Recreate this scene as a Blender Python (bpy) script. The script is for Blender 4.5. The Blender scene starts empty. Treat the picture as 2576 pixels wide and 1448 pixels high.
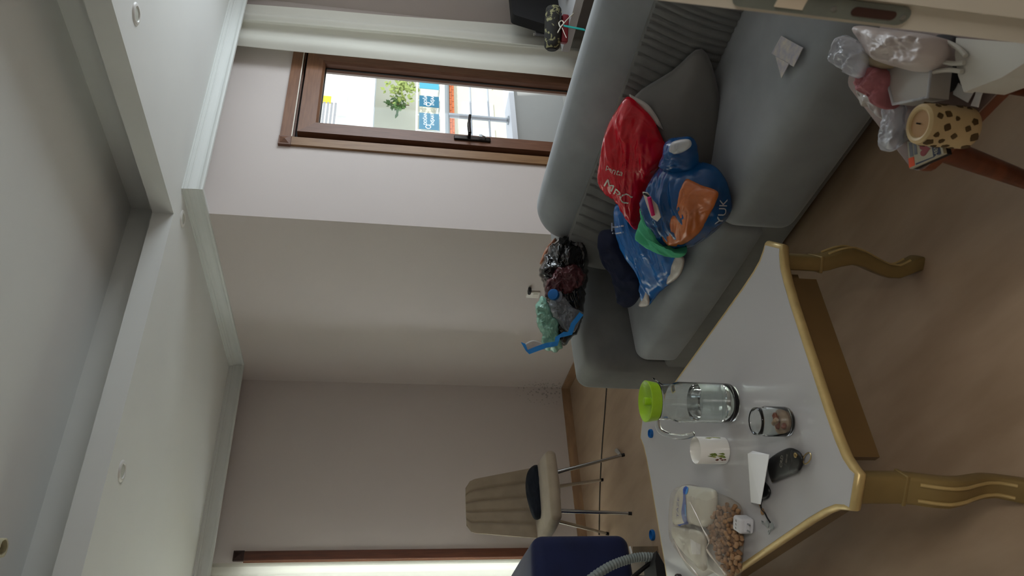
import bpy, bmesh, math, random
from mathutils import Vector, Matrix, noise
from mathutils.bvhtree import BVHTree
random.seed(7)
PI = math.pi
S = bpy.context.scene
COL = S.collection

# ------------------------------------------------------------------ camera
# world: X along the balcony wall, Y into the room, Z up, metres; the photograph is turned a quarter
# turn, so the camera's right axis points to the floor
FPX = 1905.59
RU = Vector((0.81820035, -0.57295194, 0.04768923)).normalized()     # world direction of "right" when held upright
RD = Vector((-0.0604764, -0.168256, -0.98388644)).normalized()      # "down"
RF = RU.cross(RD).normalized()
RD = RF.cross(RU).normalized()
CAMP = Vector((0, 0, 1.5))
cd = bpy.data.cameras.new('camera')
cam = bpy.data.objects.new('camera', cd)
COL.objects.link(cam)
mx = Matrix.Identity(4)
for i in range(3):
    mx[i][0] = RD[i]; mx[i][1] = RU[i]; mx[i][2] = -RF[i]; mx[i][3] = CAMP[i]
cam.matrix_world = mx
cd.sensor_fit = 'HORIZONTAL'; cd.sensor_width = 36.0; cd.lens = 36.0 * FPX / 2576
cd.clip_start = 0.02; cd.clip_end = 200
cd.dof.use_dof = True; cd.dof.focus_distance = 3.6; cd.dof.aperture_fstop = 9.0
S.camera = cam

# ------------------------------------------------------------------ light and exposure
S.view_settings.view_transform = 'Standard'
S.view_settings.look = 'None'
S.view_settings.exposure = 0.0
S.view_settings.gamma = 1.0
S.view_settings.use_curve_mapping = False
W = bpy.data.worlds.new('daylight'); S.world = W; W.use_nodes = True
bg = W.node_tree.nodes['Background']
bg.inputs[0].default_value = (0.93, 0.97, 1.0, 1); bg.inputs[1].default_value = 1.4

def lamp(name, kind, loc, aim, energy, color=(1, 1, 1), size=None):
    l = bpy.data.lights.new(name, kind); l.energy = energy; l.color = color
    if size and kind == 'AREA':
        l.shape = 'RECTANGLE'; l.size, l.size_y = size
    if kind == 'SUN': l.angle = math.radians(0.6)
    o = bpy.data.objects.new(name, l); COL.objects.link(o); o.location = loc
    d = Vector(aim) - Vector(loc)
    o.rotation_euler = d.to_track_quat('-Z', 'Y').to_euler()
    return o
lamp('sun', 'SUN', (10, -8, 20), (14, 12, 0), 3.2, (1, .96, .9))
# daylight that enters by the big window of the right wall (outside the frame)
lamp('window_daylight', 'AREA', (4.665, 1.70, 1.55), (0, 2.2, 1.6), 43, (.84, .93, 1.0), (1.6, 1.4))
# daylight by the curtained window of the far wall
lamp('far_window_daylight', 'AREA', (0.25, 5.24, 1.15), (0.6, 0, 1.3), 104, (.91, .965, 1.0), (2.2, 2.0))

# hallway light behind the camera, unseen; added and aimed to lift the far wall
lamp('hall_fill_light', 'AREA', (.3, -.85, 2.0), (1.3, 5, 1.2), 20, (1, .96, .9), (.5, .5))

# ------------------------------------------------------------------ materials
def lin(c):
    if isinstance(c, str):
        c = [int(c[i:i+2], 16) / 255 for i in (0, 2, 4)]
    return tuple(x / 12.92 if x <= .04045 else ((x + .055) / 1.055) ** 2.4 for x in c)

MATS = {}
def M(name, color, rough=.5, metal=0, var=None, color2=None, bump=None, spec=.5, sheen=0, trans=0, ior=1.45,
      alpha=1, coat=0, stretch=None, sss=0):
    m = bpy.data.materials.new(name); m.use_nodes = True
    nt = m.node_tree; N = nt.nodes; L = nt.links
    b = N['Principled BSDF']
    c = lin(color)
    b.inputs['Base Color'].default_value = (*c, 1)
    b.inputs['Roughness'].default_value = rough; b.inputs['Metallic'].default_value = metal
    b.inputs['Specular IOR Level'].default_value = spec
    b.inputs['IOR'].default_value = ior
    if sheen:
        b.inputs['Sheen Weight'].default_value = sheen; b.inputs['Sheen Roughness'].default_value = .4
    if trans: b.inputs['Transmission Weight'].default_value = trans
    if alpha < 1: b.inputs['Alpha'].default_value = alpha
    if coat: b.inputs['Coat Weight'].default_value = coat; b.inputs['Coat Roughness'].default_value = .08
    if sss:
        b.inputs['Subsurface Weight'].default_value = sss; b.inputs['Subsurface Radius'].default_value = (.02, .012, .006)
        b.inputs['Subsurface Scale'].default_value = .4
    if var or bump:
        tc = N.new('ShaderNodeTexCoord'); mp = N.new('ShaderNodeMapping')
        L.new(tc.outputs['Object'], mp.inputs['Vector'])
        if stretch: mp.inputs['Scale'].default_value = stretch
    if var:
        sc, amt = var
        n = N.new('ShaderNodeTexNoise'); n.inputs['Scale'].default_value = sc; n.inputs['Detail'].default_value = 5
        L.new(mp.outputs[0], n.inputs['Vector'])
        r = N.new('ShaderNodeValToRGB')
        r.color_ramp.elements[0].position = .3; r.color_ramp.elements[1].position = .7
        c2 = lin(color2) if color2 else tuple(x * (1 - amt) for x in c)
        r.color_ramp.elements[0].color = (*c2, 1); r.color_ramp.elements[1].color = (*c, 1)
        L.new(n.outputs['Fac'], r.inputs[0]); L.new(r.outputs[0], b.inputs['Base Color'])
    if bump:
        sc, st = bump
        n2 = N.new('ShaderNodeTexNoise'); n2.inputs['Scale'].default_value = sc; n2.inputs['Detail'].default_value = 4
        L.new(mp.outputs[0], n2.inputs['Vector'])
        bp = N.new('ShaderNodeBump'); bp.inputs['Strength'].default_value = st; bp.inputs['Distance'].default_value = .004
        L.new(n2.outputs['Fac'], bp.inputs['Height']); L.new(bp.outputs[0], b.inputs['Normal'])
    MATS[name] = m
    return m

def M_film(name, tint, clear=.75, rough=.12, gloss=.5):
    """thin clear film or pane: part see-through, part tinted surface with a shine"""
    m = bpy.data.materials.new(name); m.use_nodes = True
    nt = m.node_tree; N = nt.nodes; L = nt.links
    b = N['Principled BSDF']; out = N['Material Output']
    b.inputs['Base Color'].default_value = (*lin(tint), 1); b.inputs['Roughness'].default_value = rough
    b.inputs['Specular IOR Level'].default_value = gloss
    t = N.new('ShaderNodeBsdfTransparent')
    t.inputs[0].default_value = (*[.6 + .4 * x for x in lin(tint)], 1)
    lw = N.new('ShaderNodeLayerWeight'); lw.inputs['Blend'].default_value = .35
    mr = N.new('ShaderNodeMapRange'); mr.inputs['To Min'].default_value = 1 - clear; mr.inputs['To Max'].default_value = min(1, 1.25 - clear)
    L.new(lw.outputs['Facing'], mr.inputs[0])
    mix = N.new('ShaderNodeMixShader')
    L.new(mr.outputs[0], mix.inputs[0]); L.new(t.outputs[0], mix.inputs[1]); L.new(b.outputs[0], mix.inputs[2])
    L.new(mix.outputs[0], out.inputs[0])
    return m

def M_glass(name, tint=(1, 1, 1), edge=.25):
    m = bpy.data.materials.new(name); m.use_nodes = True
    nt = m.node_tree; N = nt.nodes; L = nt.links
    for n in list(N):
        if n.type == 'BSDF_PRINCIPLED': N.remove(n)
    out = N['Material Output']
    t = N.new('ShaderNodeBsdfTransparent'); t.inputs[0].default_value = (*tint, 1)
    g = N.new('ShaderNodeBsdfGlossy'); g.inputs['Roughness'].default_value = .03
    lw = N.new('ShaderNodeLayerWeight'); lw.inputs['Blend'].default_value = edge
    mix = N.new('ShaderNodeMixShader')
    L.new(lw.outputs['Fresnel'], mix.inputs[0]); L.new(t.outputs[0], mix.inputs[1]); L.new(g.outputs[0], mix.inputs[2])
    L.new(mix.outputs[0], out.inputs[0])
    return m

def M_cloth_through(name, color, thru=.5, stripes=0):
    m = bpy.data.materials.new(name); m.use_nodes = True
    nt = m.node_tree; N = nt.nodes; L = nt.links
    for n in list(N):
        if n.type == 'BSDF_PRINCIPLED': N.remove(n)
    out = N['Material Output']
    d = N.new('ShaderNodeBsdfDiffuse'); d.inputs[0].default_value = (*lin(color), 1)
    t = N.new('ShaderNodeBsdfTranslucent'); t.inputs[0].default_value = (*lin(color), 1)
    mix = N.new('ShaderNodeMixShader'); mix.inputs[0].default_value = thru
    L.new(d.outputs[0], mix.inputs[1]); L.new(t.outputs[0], mix.inputs[2])
    L.new(mix.outputs[0], out.inputs[0])
    return m

def M_wood(name, c1, c2, scale, rough=.4, axis=(1, 1, 1), coat=0):
    m = M(name, c1, rough, var=(scale, .3), color2=c2, stretch=axis, bump=(scale * 3, .06), coat=coat)
    return m

def M_spots(name, base, spot, scale, lo=.26, hi=.34, rough=.5, coord='Object'):
    m = M(name, base, rough)
    nt = m.node_tree; N = nt.nodes; L = nt.links; b = N['Principled BSDF']
    tc = N.new('ShaderNodeTexCoord'); mp = N.new('ShaderNodeMapping')
    L.new(tc.outputs[coord], mp.inputs[0])
    v = N.new('ShaderNodeTexVoronoi'); v.inputs['Scale'].default_value = scale; v.inputs['Randomness'].default_value = .8
    n = N.new('ShaderNodeTexNoise'); n.inputs['Scale'].default_value = scale * 2.2
    L.new(mp.outputs[0], v.inputs['Vector']); L.new(mp.outputs[0], n.inputs['Vector'])
    ad = N.new('ShaderNodeMath'); ad.operation = 'MULTIPLY_ADD'; ad.inputs[1].default_value = .5
    L.new(n.outputs['Fac'], ad.inputs[0]); L.new(v.outputs['Distance'], ad.inputs[2])
    r = N.new('ShaderNodeValToRGB'); r.color_ramp.elements[0].position = lo + .22; r.color_ramp.elements[1].position = hi + .22
    r.color_ramp.elements[0].color = (*lin(spot), 1); r.color_ramp.elements[1].color = (*lin(base), 1)
    L.new(ad.outputs[0], r.inputs[0]); L.new(r.outputs[0], b.inputs['Base Color'])
    return m

def wall_paint(name, color, stain=False):
    m = M(name, color, .75, bump=(180, .06), var=(1.3, .035))
    if stain:
        nt = m.node_tree; N = nt.nodes; L = nt.links; b = N['Principled BSDF']
        old = b.inputs['Base Color'].links[0].from_socket
        g = N.new('ShaderNodeNewGeometry')
        # mould specks low in the corner of the two walls
        dist = N.new('ShaderNodeVectorMath'); dist.operation = 'DISTANCE'
        sx = N.new('ShaderNodeVectorMath'); sx.operation = 'MULTIPLY'; sx.inputs[1].default_value = (1, 1, .55)
        L.new(g.outputs['Position'], sx.inputs[0]); L.new(sx.outputs[0], dist.inputs[0]); dist.inputs[1].default_value = (2.70, 5.12, .10)
        v = N.new('ShaderNodeTexVoronoi'); v.inputs['Scale'].default_value = 42
        L.new(g.outputs['Position'], v.inputs['Vector'])
        a = N.new('ShaderNodeMapRange'); a.inputs['From Min'].default_value = .04; a.inputs['From Max'].default_value = .2
        a.inputs['To Min'].default_value = .36; a.inputs['To Max'].default_value = 0
        L.new(dist.outputs['Value'], a.inputs[0])
        lt = N.new('ShaderNodeMath'); lt.operation = 'LESS_THAN'
        L.new(v.outputs['Distance'], lt.inputs[0]); L.new(a.outputs[0], lt.inputs[1])
        fm = N.new('ShaderNodeMath'); fm.operation = 'MULTIPLY'; fm.inputs[1].default_value = .35
        L.new(lt.outputs[0], fm.inputs[0])
        mixc = N.new('ShaderNodeMix'); mixc.data_type = 'RGBA'
        L.new(fm.outputs[0], mixc.inputs[0]); L.new(old, mixc.inputs[6]); mixc.inputs[7].default_value = (*lin('4a3f37'), 1)
        L.new(mixc.outputs[2], b.inputs['Base Color'])
    return m

PAINT = wall_paint('wall paint', 'd3c9c4')
PAINT_STAIN = wall_paint('wall paint with mould specks', 'd3c9c4', True)
CEIL = M('ceiling plaster', 'e6e7e3', .8, bump=(60, .05), var=(2, .03))
TRIMW = M('moulding plaster', 'dfe2de', .6)
FLOORM = M_wood('oak laminate', 'b59d84', '9f866d', 2.2, .42, (3.5, .9, 3.5))
BASEB = M_wood('oak baseboard', 'b08f6c', '96765a', 3, .45, (2, 2, 9))
BROWN = M_wood('brown foil frame', '7c5540', '694633', 6, .42, (14, 14, 1.2))
BROWNL = M_wood('golden brown foil', '94704a', '7f5c3b', 6, .45, (14, 14, 1.2))
BROWNT = M_wood('brown foil across', '855c40', '714a33', 6, .42, (1.2, 14, 14))
BROWND = M('rebate in gap shadow', '231a16', .6)  # shadow of the gap round the sash, put into the rebate's colour
GASKET = M('rubber gasket', '15130f', .5)
PANE = M_glass('window glass', (.97, .99, 1.0), .12)
METALD = M('dark bronze metal', '2b2522', .35, .7)
SATIN = M('satin steel', 'a9aeb0', .35, 1)
CHROME = M('chrome', 'b8b8b6', .18, 1)
BLACK = M('black plastic', '0f0f10', .4)
BLACKM = M('matt black', '141416', .7)
WHITEP = M('white plastic', 'e6e5e0', .35)
WHITEPAPER = M('white paper', 'f0efee', .8)
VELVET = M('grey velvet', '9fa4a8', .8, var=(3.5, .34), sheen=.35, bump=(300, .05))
VELVETD = M('grey velvet shaded side', '868785', .85, var=(4, .34), sheen=.25, bump=(300, .05))  # darker copy of the sofa velvet, shade put into the colour
NAVY = M('navy velvet', '091641', .8, var=(8, .25), sheen=.12)
BEIGE = M('beige velvet', 'a3937d', .8, var=(14, .15), sheen=.3, bump=(250, .06))
SHEER = M_cloth_through('white curtain', 'f5f4ec', .5)
GOLD = M('aged gold paint', '957f50', .42, .35, var=(9, .22))
GOLDL = M('worn gold edge', 'cfb67c', .38, .35, var=(30, .18))
TABLEW = M('white lacquer', 'b9b8b8', .2, coat=.3)
APRON = M('dark gold apron', '6f5632', .5, .1, var=(6, .2))

# ------------------------------------------------------------------ geometry helpers
def ray(px, py):
    """direction of a pixel of the (turned) photograph, used to measure where things stand"""
    return (RU * ((1448 - py) - 724) + RD * (px - 1288) + RF * FPX) / FPX
def onplane(px, py, p0, n):
    d = ray(px, py); n = Vector(n)
    return CAMP + d * ((Vector(p0) - CAMP).dot(n) / d.dot(n))
def atz(px, py, z): return onplane(px, py, (0, 0, z), (0, 0, 1))
def aty(px, py, y): return onplane(px, py, (0, y, 0), (0, 1, 0))
def atx(px, py, x): return onplane(px, py, (x, 0, 0), (1, 0, 0))

def root_of(o):
    while o.parent: o = o.parent
    return o
def thing(name, label, cat, loc, group=None, kind=None):
    o = bpy.data.objects.new(name, None); COL.objects.link(o); o.location = Vector(loc); o.empty_display_size = .05
    o['label'] = label; o['category'] = cat
    if group: o['group'] = group
    if kind: o['kind'] = kind
    return o
def obj(name, geo, mat, parent=None, smooth=True, label=None, kind=None, ang=40):
    v, f = geo
    off = root_of(parent).location.copy() if parent else Vector()
    me = bpy.data.meshes.new(name)
    me.from_pydata([Vector(p) - off for p in v], [], f)
    me.update()
    b = bmesh.new(); b.from_mesh(me); bmesh.ops.recalc_face_normals(b, faces=b.faces); b.to_mesh(me); b.free()
    if smooth:
        me.shade_smooth()
        if ang: me.set_sharp_from_angle(angle=math.radians(ang))
    mats = mat if isinstance(mat, (list, tuple)) else [mat]
    for m in mats: me.materials.append(m)
    o = bpy.data.objects.new(name, me); COL.objects.link(o)
    if parent: o.parent = parent
    if label: o['label'] = label
    if kind: o['kind'] = kind
    return o
def single(name, geo, mat, label, cat, group=None, smooth=True, ang=40, kind=None):
    """a thing that is one mesh: origin at its base"""
    v, f = geo
    vs = [Vector(p) for p in v]
    c = sum(vs, Vector()) / len(vs); c.z = min(p.z for p in vs)
    o = obj(name, ([p - c for p in vs], f), mat, None, smooth, ang=ang)
    o.location = c; o['label'] = label; o['category'] = cat
    if group: o['group'] = group
    if kind: o['kind'] = kind
    return o
def struct(name, geo, mat, smooth=False, **k):
    o = obj(name, geo, mat, None, smooth, **k); o['kind'] = 'structure'; return o

def join(*gs):
    V, F = [], []
    for v, f in gs:
        k = len(V); V += [Vector(p) for p in v]; F += [tuple(i + k for i in q) for q in f]
    return V, F
def xf(geo, m):
    return [m @ Vector(p) for p in geo[0]], geo[1]
def box(a, b):
    x0, y0, z0 = a; x1, y1, z1 = b
    v = [(x0, y0, z0), (x1, y0, z0), (x1, y1, z0), (x0, y1, z0), (x0, y0, z1), (x1, y0, z1), (x1, y1, z1), (x0, y1, z1)]
    return [Vector(p) for p in v], [(0, 3, 2, 1), (4, 5, 6, 7), (0, 1, 5, 4), (1, 2, 6, 5), (2, 3, 7, 6), (3, 0, 4, 7)]
def prism(poly, ext):
    n = len(poly); e = Vector(ext); P = [Vector(p) for p in poly]
    v = P + [p + e for p in P]
    return v, [tuple(range(n))[::-1], tuple(range(n, 2 * n))] + [(i, (i + 1) % n, (i + 1) % n + n, i + n) for i in range(n)]
def rbox(c, size, r, seg=3, puff=(0, 0, 0), n=5, rot=None):
    """box with rounded edges; puff swells the faces"""
    hx, hy, hz = [s / 2 for s in size]; r = min(r, hx, hy, hz)
    def ticks(h):
        inner = h - r
        t = [-h + r * (1 - math.cos(PI / 2 * i / seg)) * 0 - 0 for i in range(0)]
        a = [-inner - r * math.cos(PI / 4 * 0 + PI / 4 * i / seg) for i in range(0)]
        out = []
        for i in range(seg): out.append(-inner - r * math.tan(PI / 4 * (1 - i / seg)))
        for i in range(n + 1): out.append(-inner + 2 * inner * i / n)
        for i in range(seg): out.append(inner + r * math.tan(PI / 4 * (i + 1) / seg))
        return out
    T = [ticks(hx), ticks(hy), ticks(hz)]; H = (hx, hy, hz)
    V, F, idx = [], [], {}
    def vert(i, j, k):
        key = (i, j, k)
        if key in idx: return idx[key]
        p = Vector((T[0][i], T[1][j], T[2][k]))
        q = Vector([max(-(H[a] - r), min(H[a] - r, p[a])) for a in range(3)])
        d = p - q
        if d.length > 1e-9: p = q + d.normalized() * r
        u = [p[a] / H[a] for a in range(3)]
        w = Vector([puff[a] * u[a] * (1 - u[(a + 1) % 3] ** 2) * (1 - u[(a + 2) % 3] ** 2) for a in range(3)])
        idx[key] = len(V); V.append(p + w); return idx[key]
    NX, NY, NZ = [len(t) - 1 for t in T]
    for i in range(NX):
        for j in range(NY):
            F.append((vert(i, j, 0), vert(i, j + 1, 0), vert(i + 1, j + 1, 0), vert(i + 1, j, 0)))
            F.append((vert(i, j, NZ), vert(i + 1, j, NZ), vert(i + 1, j + 1, NZ), vert(i, j + 1, NZ)))
    for i in range(NX):
        for k in range(NZ):
            F.append((vert(i, 0, k), vert(i + 1, 0, k), vert(i + 1, 0, k + 1), vert(i, 0, k + 1)))
            F.append((vert(i, NY, k), vert(i, NY, k + 1), vert(i + 1, NY, k + 1), vert(i + 1, NY, k)))
    for j in range(NY):
        for k in range(NZ):
            F.append((vert(0, j, k), vert(0, j, k + 1), vert(0, j + 1, k + 1), vert(0, j + 1, k)))
            F.append((vert(NX, j, k), vert(NX, j + 1, k), vert(NX, j + 1, k + 1), vert(NX, j, k + 1)))
    R = rot.to_4x4() if rot else Matrix.Identity(4)
    m = Matrix.Translation(Vector(c)) @ R
    return [m @ p for p in V], F
def tube(pts, r, seg=10, cap=True):
    P = [Vector(p) for p in pts]; n = len(P)
    rs = r if isinstance(r, (list, tuple)) else [r] * n
    V, F = [], []
    up = None
    for i in range(n):
        t = (P[min(i + 1, n - 1)] - P[max(i - 1, 0)]).normalized()
        if up is None:
            up = Vector((0, 0, 1)) if abs(t.z) < .9 else Vector((1, 0, 0))
        a = t.cross(up).normalized(); up = a.cross(t).normalized()
        for k in range(seg):
            th = 2 * PI * k / seg
            V.append(P[i] + (a * math.cos(th) + up * math.sin(th)) * rs[i])
    for i in range(n - 1):
        for k in range(seg):
            F.append((i * seg + k, i * seg + (k + 1) % seg, (i + 1) * seg + (k + 1) % seg, (i + 1) * seg + k))
    if cap:
        F.append(tuple(range(seg))[::-1]); F.append(tuple(range((n - 1) * seg, n * seg)))
    return V, F
def lathe(c, prof, seg=32, close=False):
    V, F = [], []; c = Vector(c); n = len(prof)
    for r, z in prof:
        for k in range(seg):
            th = 2 * PI * k / seg
            V.append(c + Vector((r * math.cos(th), r * math.sin(th), z)))
    for i in range(n - 1):
        for k in range(seg):
            F.append((i * seg + k, i * seg + (k + 1) % seg, (i + 1) * seg + (k + 1) % seg, (i + 1) * seg + k))
    if close:
        for k in range(seg):
            F.append(((n - 1) * seg + k, (n - 1) * seg + (k + 1) % seg, (k + 1) % seg, k))
    else:
        F.append(tuple(range(seg))[::-1]); F.append(tuple(range((n - 1) * seg, n * seg)))
    return V, F
def torus(c, R, r, normal=(0, 0, 1), s1=24, s2=8):
    V, F = [], []; q = Vector((0, 0, 1)).rotation_difference(Vector(normal)); c = Vector(c)
    for i in range(s1):
        a = 2 * PI * i / s1
        for j in range(s2):
            b = 2 * PI * j / s2
            V.append(c + q @ Vector(((R + r * math.cos(b)) * math.cos(a), (R + r * math.cos(b)) * math.sin(a), r * math.sin(b))))
            F.append((i * s2 + j, ((i + 1) % s1) * s2 + j, ((i + 1) % s1) * s2 + (j + 1) % s2, i * s2 + (j + 1) % s2))
    return V, F
def smooth_pts(pts, k=8, closed=False):
    P = [Vector(p) for p in pts]; n = len(P); out = []
    rng = range(n) if closed else range(n - 1)
    for i in rng:
        p0 = P[(i - 1) % n] if closed or i > 0 else P[i]
        p1 = P[i]; p2 = P[(i + 1) % n]
        p3 = P[(i + 2) % n] if closed or i + 2 < n else P[(i + 1) % n]
        for j in range(k):
            t = j / k
            out.append(.5 * ((2 * p1) + (-p0 + p2) * t + (2 * p0 - 5 * p1 + 4 * p2 - p3) * t * t + (-p0 + 3 * p1 - 3 * p2 + p3) * t ** 3))
    if not closed: out.append(P[-1])
    return out
def crease0(p, sc, seed=0):
    q = Vector(p) * sc + Vector((seed * 7.3, seed * 3.1, seed * 5.7))
    q = q + noise.noise_vector(q * .7) * .8
    r, f, w = 0, 1.0, .5
    for _ in range(4):
        r += w * (1 - 2.2 * abs(noise.noise(q * f + Vector((f, 2 * f, 3 * f))))); f *= 2.1; w *= .52
    return r
def blob(outline, n, tf, tb, rings=12, sub=5, amp=.01, sc=14, seed=1, power=.5, jit=0, curved=True, rough_edge=0, back=1.0, axis=None, squash=.7):
    """a soft filled shape: closed outline in space, swelling tf in front and tb behind along n"""
    n = Vector(n).normalized()
    O = smooth_pts(outline, sub, True) if curved else [Vector(a).lerp(Vector(outline[(i + 1) % len(outline)]), j / sub)
                                                       for i, a in enumerate(outline) for j in range(sub)]
    if rough_edge:
        cc = sum(O, Vector()) / len(O)
        O = [p + (p - cc).normalized() * rough_edge * noise.noise(p * 60 + Vector((seed, 0, 0))) for p in O]
    N = len(O); c = sum(O, Vector()) / N
    V, F = [], []
    ax_ = Vector(axis).normalized() if axis is not None else None
    def crease(p, sc, seed=0):
        if ax_ is not None: p = p - ax_ * (p.dot(ax_) * squash)
        return crease0(p, sc, seed)
    def ringset(sign, t):
        base = len(V); am = amp if sign > 0 else amp * back
        V.append(c + n * sign * (t + am * crease(c, sc, seed)))
        for k in range(1, rings):
            r = k / rings
            for o in O:
                p = c + (o - c) * r
                h = t * (1 - r ** 2.2) ** power + am * crease(p, sc, seed) * min(1, (1 - r) * 5)
                V.append(p + n * sign * h)
        return base
    bf = ringset(1, tf); bb = ringset(-1, tb)
    be = len(V); V.extend(O)
    for b in (bf, bb):
        for i in range(N):
            F.append((b, b + 1 + i, b + 1 + (i + 1) % N))
        for k in range(rings - 1):
            for i in range(N):
                j = (i + 1) % N
                a0 = b + 1 + k * N + i; a1 = b + 1 + k * N + j
                if k < rings - 2: c0, c1 = b + 1 + (k + 1) * N + i, b + 1 + (k + 1) * N + j
                else: c0, c1 = be + i, be + j
                F.append((a0, c0, c1, a1))
    return V, F
def sheet(path, z0, z1, th=.003, rows=14, wob=.012, seed=0):
    """hanging cloth along a plan path"""
    V, F = [], []; n = len(path)
    for side in (0, 1):
        for k in range(rows + 1):
            z = z0 + (z1 - z0) * k / rows
            for i, (x, y) in enumerate(path):
                d = noise.noise(Vector((x * 6, z * 1.1, seed))) * wob
                V.append(Vector((x + d * .3, y + d + side * th, z)))
    m = n * (rows + 1)
    for k in range(rows):
        for i in range(n - 1):
            a = k * n + i
            F.append((a, a + 1, a + n + 1, a + n)); F.append((m + a, m + a + n, m + a + n + 1, m + a + 1))
    for k in range(rows):
        for i in (0, n - 1):
            a = k * n + i
            F.append((a, a + n, m + a + n, m + a))
    for k in (0, rows):
        for i in range(n - 1):
            a = k * n + i
            F.append((a, a + 1, m + a + 1, m + a))
    return V, F
def text_geo(txt, size, depth=.001, align='CENTER'):
    cu = bpy.data.curves.new('t', 'FONT'); cu.body = txt; cu.size = size; cu.extrude = depth; cu.align_x = align; cu.align_y = 'CENTER'
    cu.resolution_u = 3
    o = bpy.data.objects.new('t', cu); COL.objects.link(o)
    dg = bpy.context.evaluated_depsgraph_get(); dg.update()
    me = bpy.data.meshes.new_from_object(o.evaluated_get(dg))
    g = ([v.co.copy() for v in me.vertices], [tuple(p.vertices) for p in me.polygons])
    bpy.data.objects.remove(o); bpy.data.curves.remove(cu); bpy.data.meshes.remove(me)
    return g
def basis(o, xa, ya):
    xa = Vector(xa).normalized(); ya = Vector(ya); ya = (ya - xa * ya.dot(xa)).normalized(); za = xa.cross(ya)
    m = Matrix.Identity(4)
    for i in range(3): m[i][0] = xa[i]; m[i][1] = ya[i]; m[i][2] = za[i]; m[i][3] = o[i]
    return m
def print_on(target, geo2d, m, lift=.002):
    """lay flat lettering on a crumpled surface: drop every point along -z of m onto the target mesh"""
    off = root_of(target).location
    if target.parent is None: off = target.location
    me = target.data
    bv = BVHTree.FromPolygons([v.co + off for v in me.vertices], [tuple(p.vertices) for p in me.polygons])
    out = []
    za = Vector((m[0][2], m[1][2], m[2][2]))
    for p in geo2d[0]:
        q = m @ Vector((p.x, p.y, 0))
        h = bv.ray_cast(q + za * .4, -za)
        out.append((h[0] + za * (lift + p.z)) if h[0] else q + za * p.z)
    return out, geo2d[1]
def densify(geo, size):
    b = bmesh.new(); vs = [b.verts.new(p) for p in geo[0]]
    for f in geo[1]:
        try: b.faces.new([vs[i] for i in f])
        except ValueError: pass
    bmesh.ops.triangulate(b, faces=b.faces)
    for _ in range(3):
        es = [e for e in b.edges if e.calc_length() > size]
        if not es: break
        bmesh.ops.subdivide_edges(b, edges=es, cuts=1)
        bmesh.ops.triangulate(b, faces=b.faces)
    b.verts.index_update()
    g = ([v.co.copy() for v in b.verts], [tuple(v.index for v in f.verts) for f in b.faces]); b.free(); return g
def duplicate(root, loc, label=None):
    r = root.copy(); COL.objects.link(r); r.location = loc
    if label: r['label'] = label
    for ch in list(root.children):
        c = ch.copy(); COL.objects.link(c); c.parent = r
        for g in list(ch.children):
            d = g.copy(); COL.objects.link(d); d.parent = c
    return r

#@@ROOM
# ------------------------------------------------------------------ the room
XB = 2.72        # return wall (left of the balcony wall)
YA = 3.27        # balcony wall
YC = 5.125       # far wall
XL, XR = -1.3, 4.62
YN0, YN1 = .30, .475
HT = 2.75
struct('floor', box((XL - .2, -1.7, -.08), (XR + .2, YC + .2, 0)), FLOORM)
# balcony wall with the door opening
DX0, DX1, DZ = 3.30, 4.165, 2.075
struct('wall_balcony', join(box((XB, YA, 0), (DX0, YA + .2, HT)), box((DX1, YA, 0), (XR, YA + .2, HT)), box((DX0, YA, DZ), (DX1, YA + .2, HT))), PAINT)
struct('wall_return', box((XB, YA + .2, 0), (XB + .15, YC + .2, HT)), PAINT_STAIN)
WX0, WX1, WZ = -.95, 1.44, 2.27
struct('wall_far', join(box((WX1, YC, 0), (XB, YC + .2, HT)), box((XL, YC, 0), (WX0, YC + .2, HT)), box((WX0, YC, WZ), (WX1, YC + .2, HT))), PAINT_STAIN)
struct('wall_left', box((XL - .15, -1.6, 0), (XL, YC + .2, HT)), PAINT)
RY0, RY1, RZ0, RZ1 = .9, 2.5, .85, 2.25
struct('wall_right', join(box((XR, YN0, 0), (XR + .2, RY0, HT)), box((XR, RY1, 0), (XR + .2, YA + .2, HT)),
                          box((XR, RY0, 0), (XR + .2, RY1, RZ0)), box((XR, RY0, RZ1), (XR + .2, RY1, HT))), PAINT)
PX1, PX0 = .775, -.22
struct('wall_near', join(box((PX1, YN0, 0), (XR, YN1 - .002, HT)), box((XL, YN0, 0), (PX0, YN1 - .002, HT)), box((PX0, YN0, 2.08), (PX1, YN1 - .002, HT))), PAINT)
struct('wall_hall', join(box((XL, -1.7, 0), (1.9, -1.6, HT)), box((1.8, -1.6, 0), (1.9, YN0, HT))), PAINT)
# ceiling: raised middle, lowered band round it with an open cove
ceil = struct('ceiling', box((XL - .2, -1.7, HT), (XR + .2, YC + .2, HT + .1)), CEIL)
TX1, TY1, TX0, TY0 = 2.505, 3.03, -.95, .95
ZS, ZL = 2.503, 2.600
sof = [box((TX1, YN1, ZS), (XR, YA, ZL)), box((XL, TY1, ZS), (TX1, YC, ZL)), box((TX1, YA, ZS), (XB, YC, ZL)),
       box((XL, YN1, ZS), (TX1, TY0, ZL)), box((XL, TY0, ZS), (TX0, TY1, ZL))]
obj('lowered_band', join(*sof), CEIL, ceil, False)
cv = .125
obj('cove_wall', join(box((TX1 + cv, YN1, ZL), (XR, YA, HT)), box((XL, TY1 + cv, ZL), (TX1 + cv, YC, HT)),
                      box((XL, YN1, ZL), (TX1 + cv, TY0 - cv, HT)), box((XL, TY0 - cv, ZL), (TX0 - cv, TY1 + cv, HT))), CEIL, ceil, False)
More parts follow.
